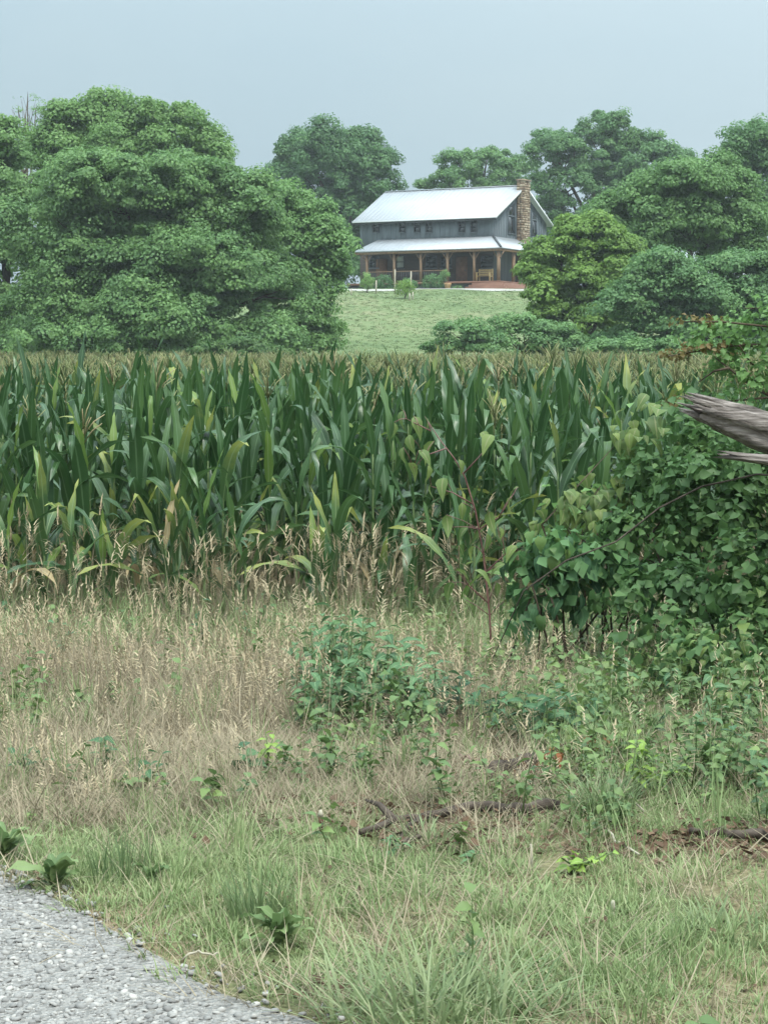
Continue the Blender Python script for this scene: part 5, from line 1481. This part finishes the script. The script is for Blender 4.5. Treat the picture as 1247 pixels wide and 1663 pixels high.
# long pale vine stem crossing the thicket
vb = G(1010, 1060)
vs = empty('bare_vine', (vb[0], 11.7, float(H(vb[0], 11.7)))); tag(vs, 'long pale bare vine arching across the front of the thicket', 'vine')
o0 = np.array(vs.location)
MB().tube([P(u, v, 11.75 + d) - o0 for u, v, d in [(800, 1070, 0.2), (850, 960, 0.1), (920, 910, 0), (1000, 880, 0), (1070, 825, 0), (1140, 790, 0), (1230, 770, 0.05), (1330, 780, 0.1)]], [0.003, 0.004, 0.005, 0.005, 0.005, 0.006, 0.006, 0.007], 6).build('stem', M['dark_branch'], vs, True)

# ------------------------------------------------------------------ things on the ground
def fallen(name, label, pl, r0, r1, mat='dark_branch', seed=1, cat='branch', side=()):
    rg = np.random.default_rng(seed)
    w = np.array([G(u, v) for u, v in pl]); b0 = w[0].copy()
    t = empty(name, tuple(b0)); tag(t, label, cat)
    rr = np.linspace(r0, r1, len(w))
    pth = w - b0; pth[:, 2] += rr * 0.8 + 0.012 + rg.random(len(w)) * 0.02
    ts = np.linspace(0, 1, len(w) * 4); d = np.linspace(0, 1, len(w))
    path = np.stack([np.interp(ts, d, pth[:, i]) for i in range(3)], 1) + rg.normal(size=(len(ts), 3)) * 0.006
    MB().tube(path, np.interp(ts, d, rr), 8, jit=0.35, rg=rg).build('stem', M[mat], t)
    for (i, u, v, hz) in side:
        e = G(u, v) - b0 + np.array([0, 0, hz])
        MB().tube([pth[i], (pth[i] + e) / 2 + np.array([0, 0, 0.02]), e], [r1 * 0.7, r1 * 0.5, r1 * 0.2], 5).build('twig', M[mat], t)
    return t
fallen('fallen_branch', 'long dark dead branch lying on the bare ground in front of the weeds', [(585, 1368), (640, 1352), (690, 1338), (760, 1330), (830, 1328), (905, 1324)], 0.011, 0.024, seed=1, side=((1, 593, 1325, 0.06), (2, 640, 1380, 0.01)))
fallen('fallen_branch', 'short dark stick lying below the long dead branch', [(635, 1385), (680, 1372)], 0.012, 0.009, seed=2)
fallen('fallen_log', 'short dark rotten log among dead leaves below the leafy weeds', [(790, 1266), (840, 1258), (880, 1252)], 0.035, 0.03, seed=3, cat='log')
fallen('fallen_branch', 'thin red brown twig propped on the rotten log', [(745, 1240), (785, 1254), (815, 1280)], 0.008, 0.006, 'red_stem', 4)
fallen('fallen_branch', 'pale thin stick across the leaf litter under the thicket', [(985, 1365), (1010, 1385), (1040, 1400)], 0.006, 0.004, 'pale_stalk', 5)
fallen('fallen_branch', 'long dark stick half buried in the leaf litter under the thicket', [(1120, 1368), (1190, 1370), (1260, 1376)], 0.012, 0.02, seed=6)
fallen('dry_stalk', 'pale bent dry stalk lying in the creepers below the thicket', [(960, 1215), (1000, 1270), (1045, 1330)], 0.006, 0.004, 'pale_stalk', 7, 'stalk')
fallen('dry_stalk', 'pale broken grass stalk lying at the gravel road edge', [(300, 1567), (352, 1566)], 0.004, 0.003, 'pale_stalk', 8, 'stalk')
p = G(521, 1352)
sb = empty('dead_stub', tuple(p)); sb.scale = (0.75, 0.75, 0.8); tag(sb, 'small brown dead stub with a pale cap standing in the dry grass', 'stub')
MB().tube([(0, 0, -0.01), (0.002, 0, 0.03), (0, 0, 0.07)], [0.006, 0.011, 0.014], 9, jit=0.15, rg=rgg).build('stem', M['brown_stub'], sb)
MB().tube([(0, 0, 0.07), (0, 0, 0.09), (0, 0, 0.105)], [0.015, 0.013, 0.006], 9, jit=0.5, rg=rgg).build('cap', M['pale_stalk'], sb)
p = G(862, 1418)
o = MB().tube([(0, 0, -0.01), (0.003, 0, 0.05), (0.0, 0, 0.10)], [0.005, 0.005, 0.004], 6).build('cut_stalk', M['pale_stalk']); o.location = p
tag(o, 'thin pale cut stalk standing upright near the lime green weed', 'stalk')
p = G(995, 1500)
sb = empty('pale_stub', tuple(p)); sb.scale = (0.6, 0.6, 0.65); tag(sb, 'pale rounded dry seed stub standing in the verge grass', 'stub')
MB().tube([(0, 0, -0.01), (0, 0, 0.06)], [0.006, 0.006], 6).build('stem', M['pale_stalk'], sb)
MB().tube([(0, 0, 0.055), (0, 0, 0.075), (0, 0, 0.10), (0, 0, 0.11)], [0.006, 0.012, 0.012, 0.004], 8, jit=0.5, rg=rgg).build('head', M['stake_wood'], sb)
# rusty dead leaf sprays
for (u, v, n_, lb) in ((925, 1235, 26, 'spray of rusty dead leaves on a twig among the dark weeds'), (645, 1075, 16, 'small spray of dark red dead leaves beside the leafy weeds'), (860, 1260, 22, 'rust brown dead leaf spray beside the rotten log')):
    p = G(u, v); rg = np.random.default_rng(u)
    t = empty('dead_leaf_spray', tuple(p)); tag(t, lb, 'dead leaves')
    MB().tube([(-0.15, 0, 0.0), (0, 0, 0.05), (0.16, 0.02, 0.14)], [0.006, 0.005, 0.003], 5).build('twig', M['twig'], t)
    for i in range(n_):
        q = rg.uniform(-1, 1)
        pos = Vector((0.16 * q, rg.normal() * 0.03, 0.06 + 0.05 * q + rg.uniform(-0.02, 0.03)))
        child('leaf', LV['rust'][int(rg.integers(4))], t, Matrix.Translation(pos) @ Matrix.Rotation(rg.uniform(0, 6.28), 4, 'Z') @ Matrix.Rotation(R(rg.uniform(0, 80)), 4, 'Y') @ Matrix.Scale(rg.uniform(0.6, 1.0), 4))

# ------------------------------------------------------------------ air
hz = MB().box((-640, -240, -1.3), (640, 940, 48)).build('haze', None)
km = bpy.data.materials.new('summer_haze'); km.use_nodes = True
kt = km.node_tree; kt.nodes.clear()
ko = kt.nodes.new('ShaderNodeOutputMaterial'); kv = kt.nodes.new('ShaderNodeVolumePrincipled')
kv.inputs['Color'].default_value = (0.86, 0.93, 0.97, 1)
kv.inputs['Density'].default_value = 0.00036
kv.inputs['Anisotropy'].default_value = 0.2
kt.links.new(kv.outputs[0], ko.inputs['Volume'])
hz.data.materials.append(km)
tag(hz, 'thin pale summer haze filling the air over the field', 'haze', kind='stuff')
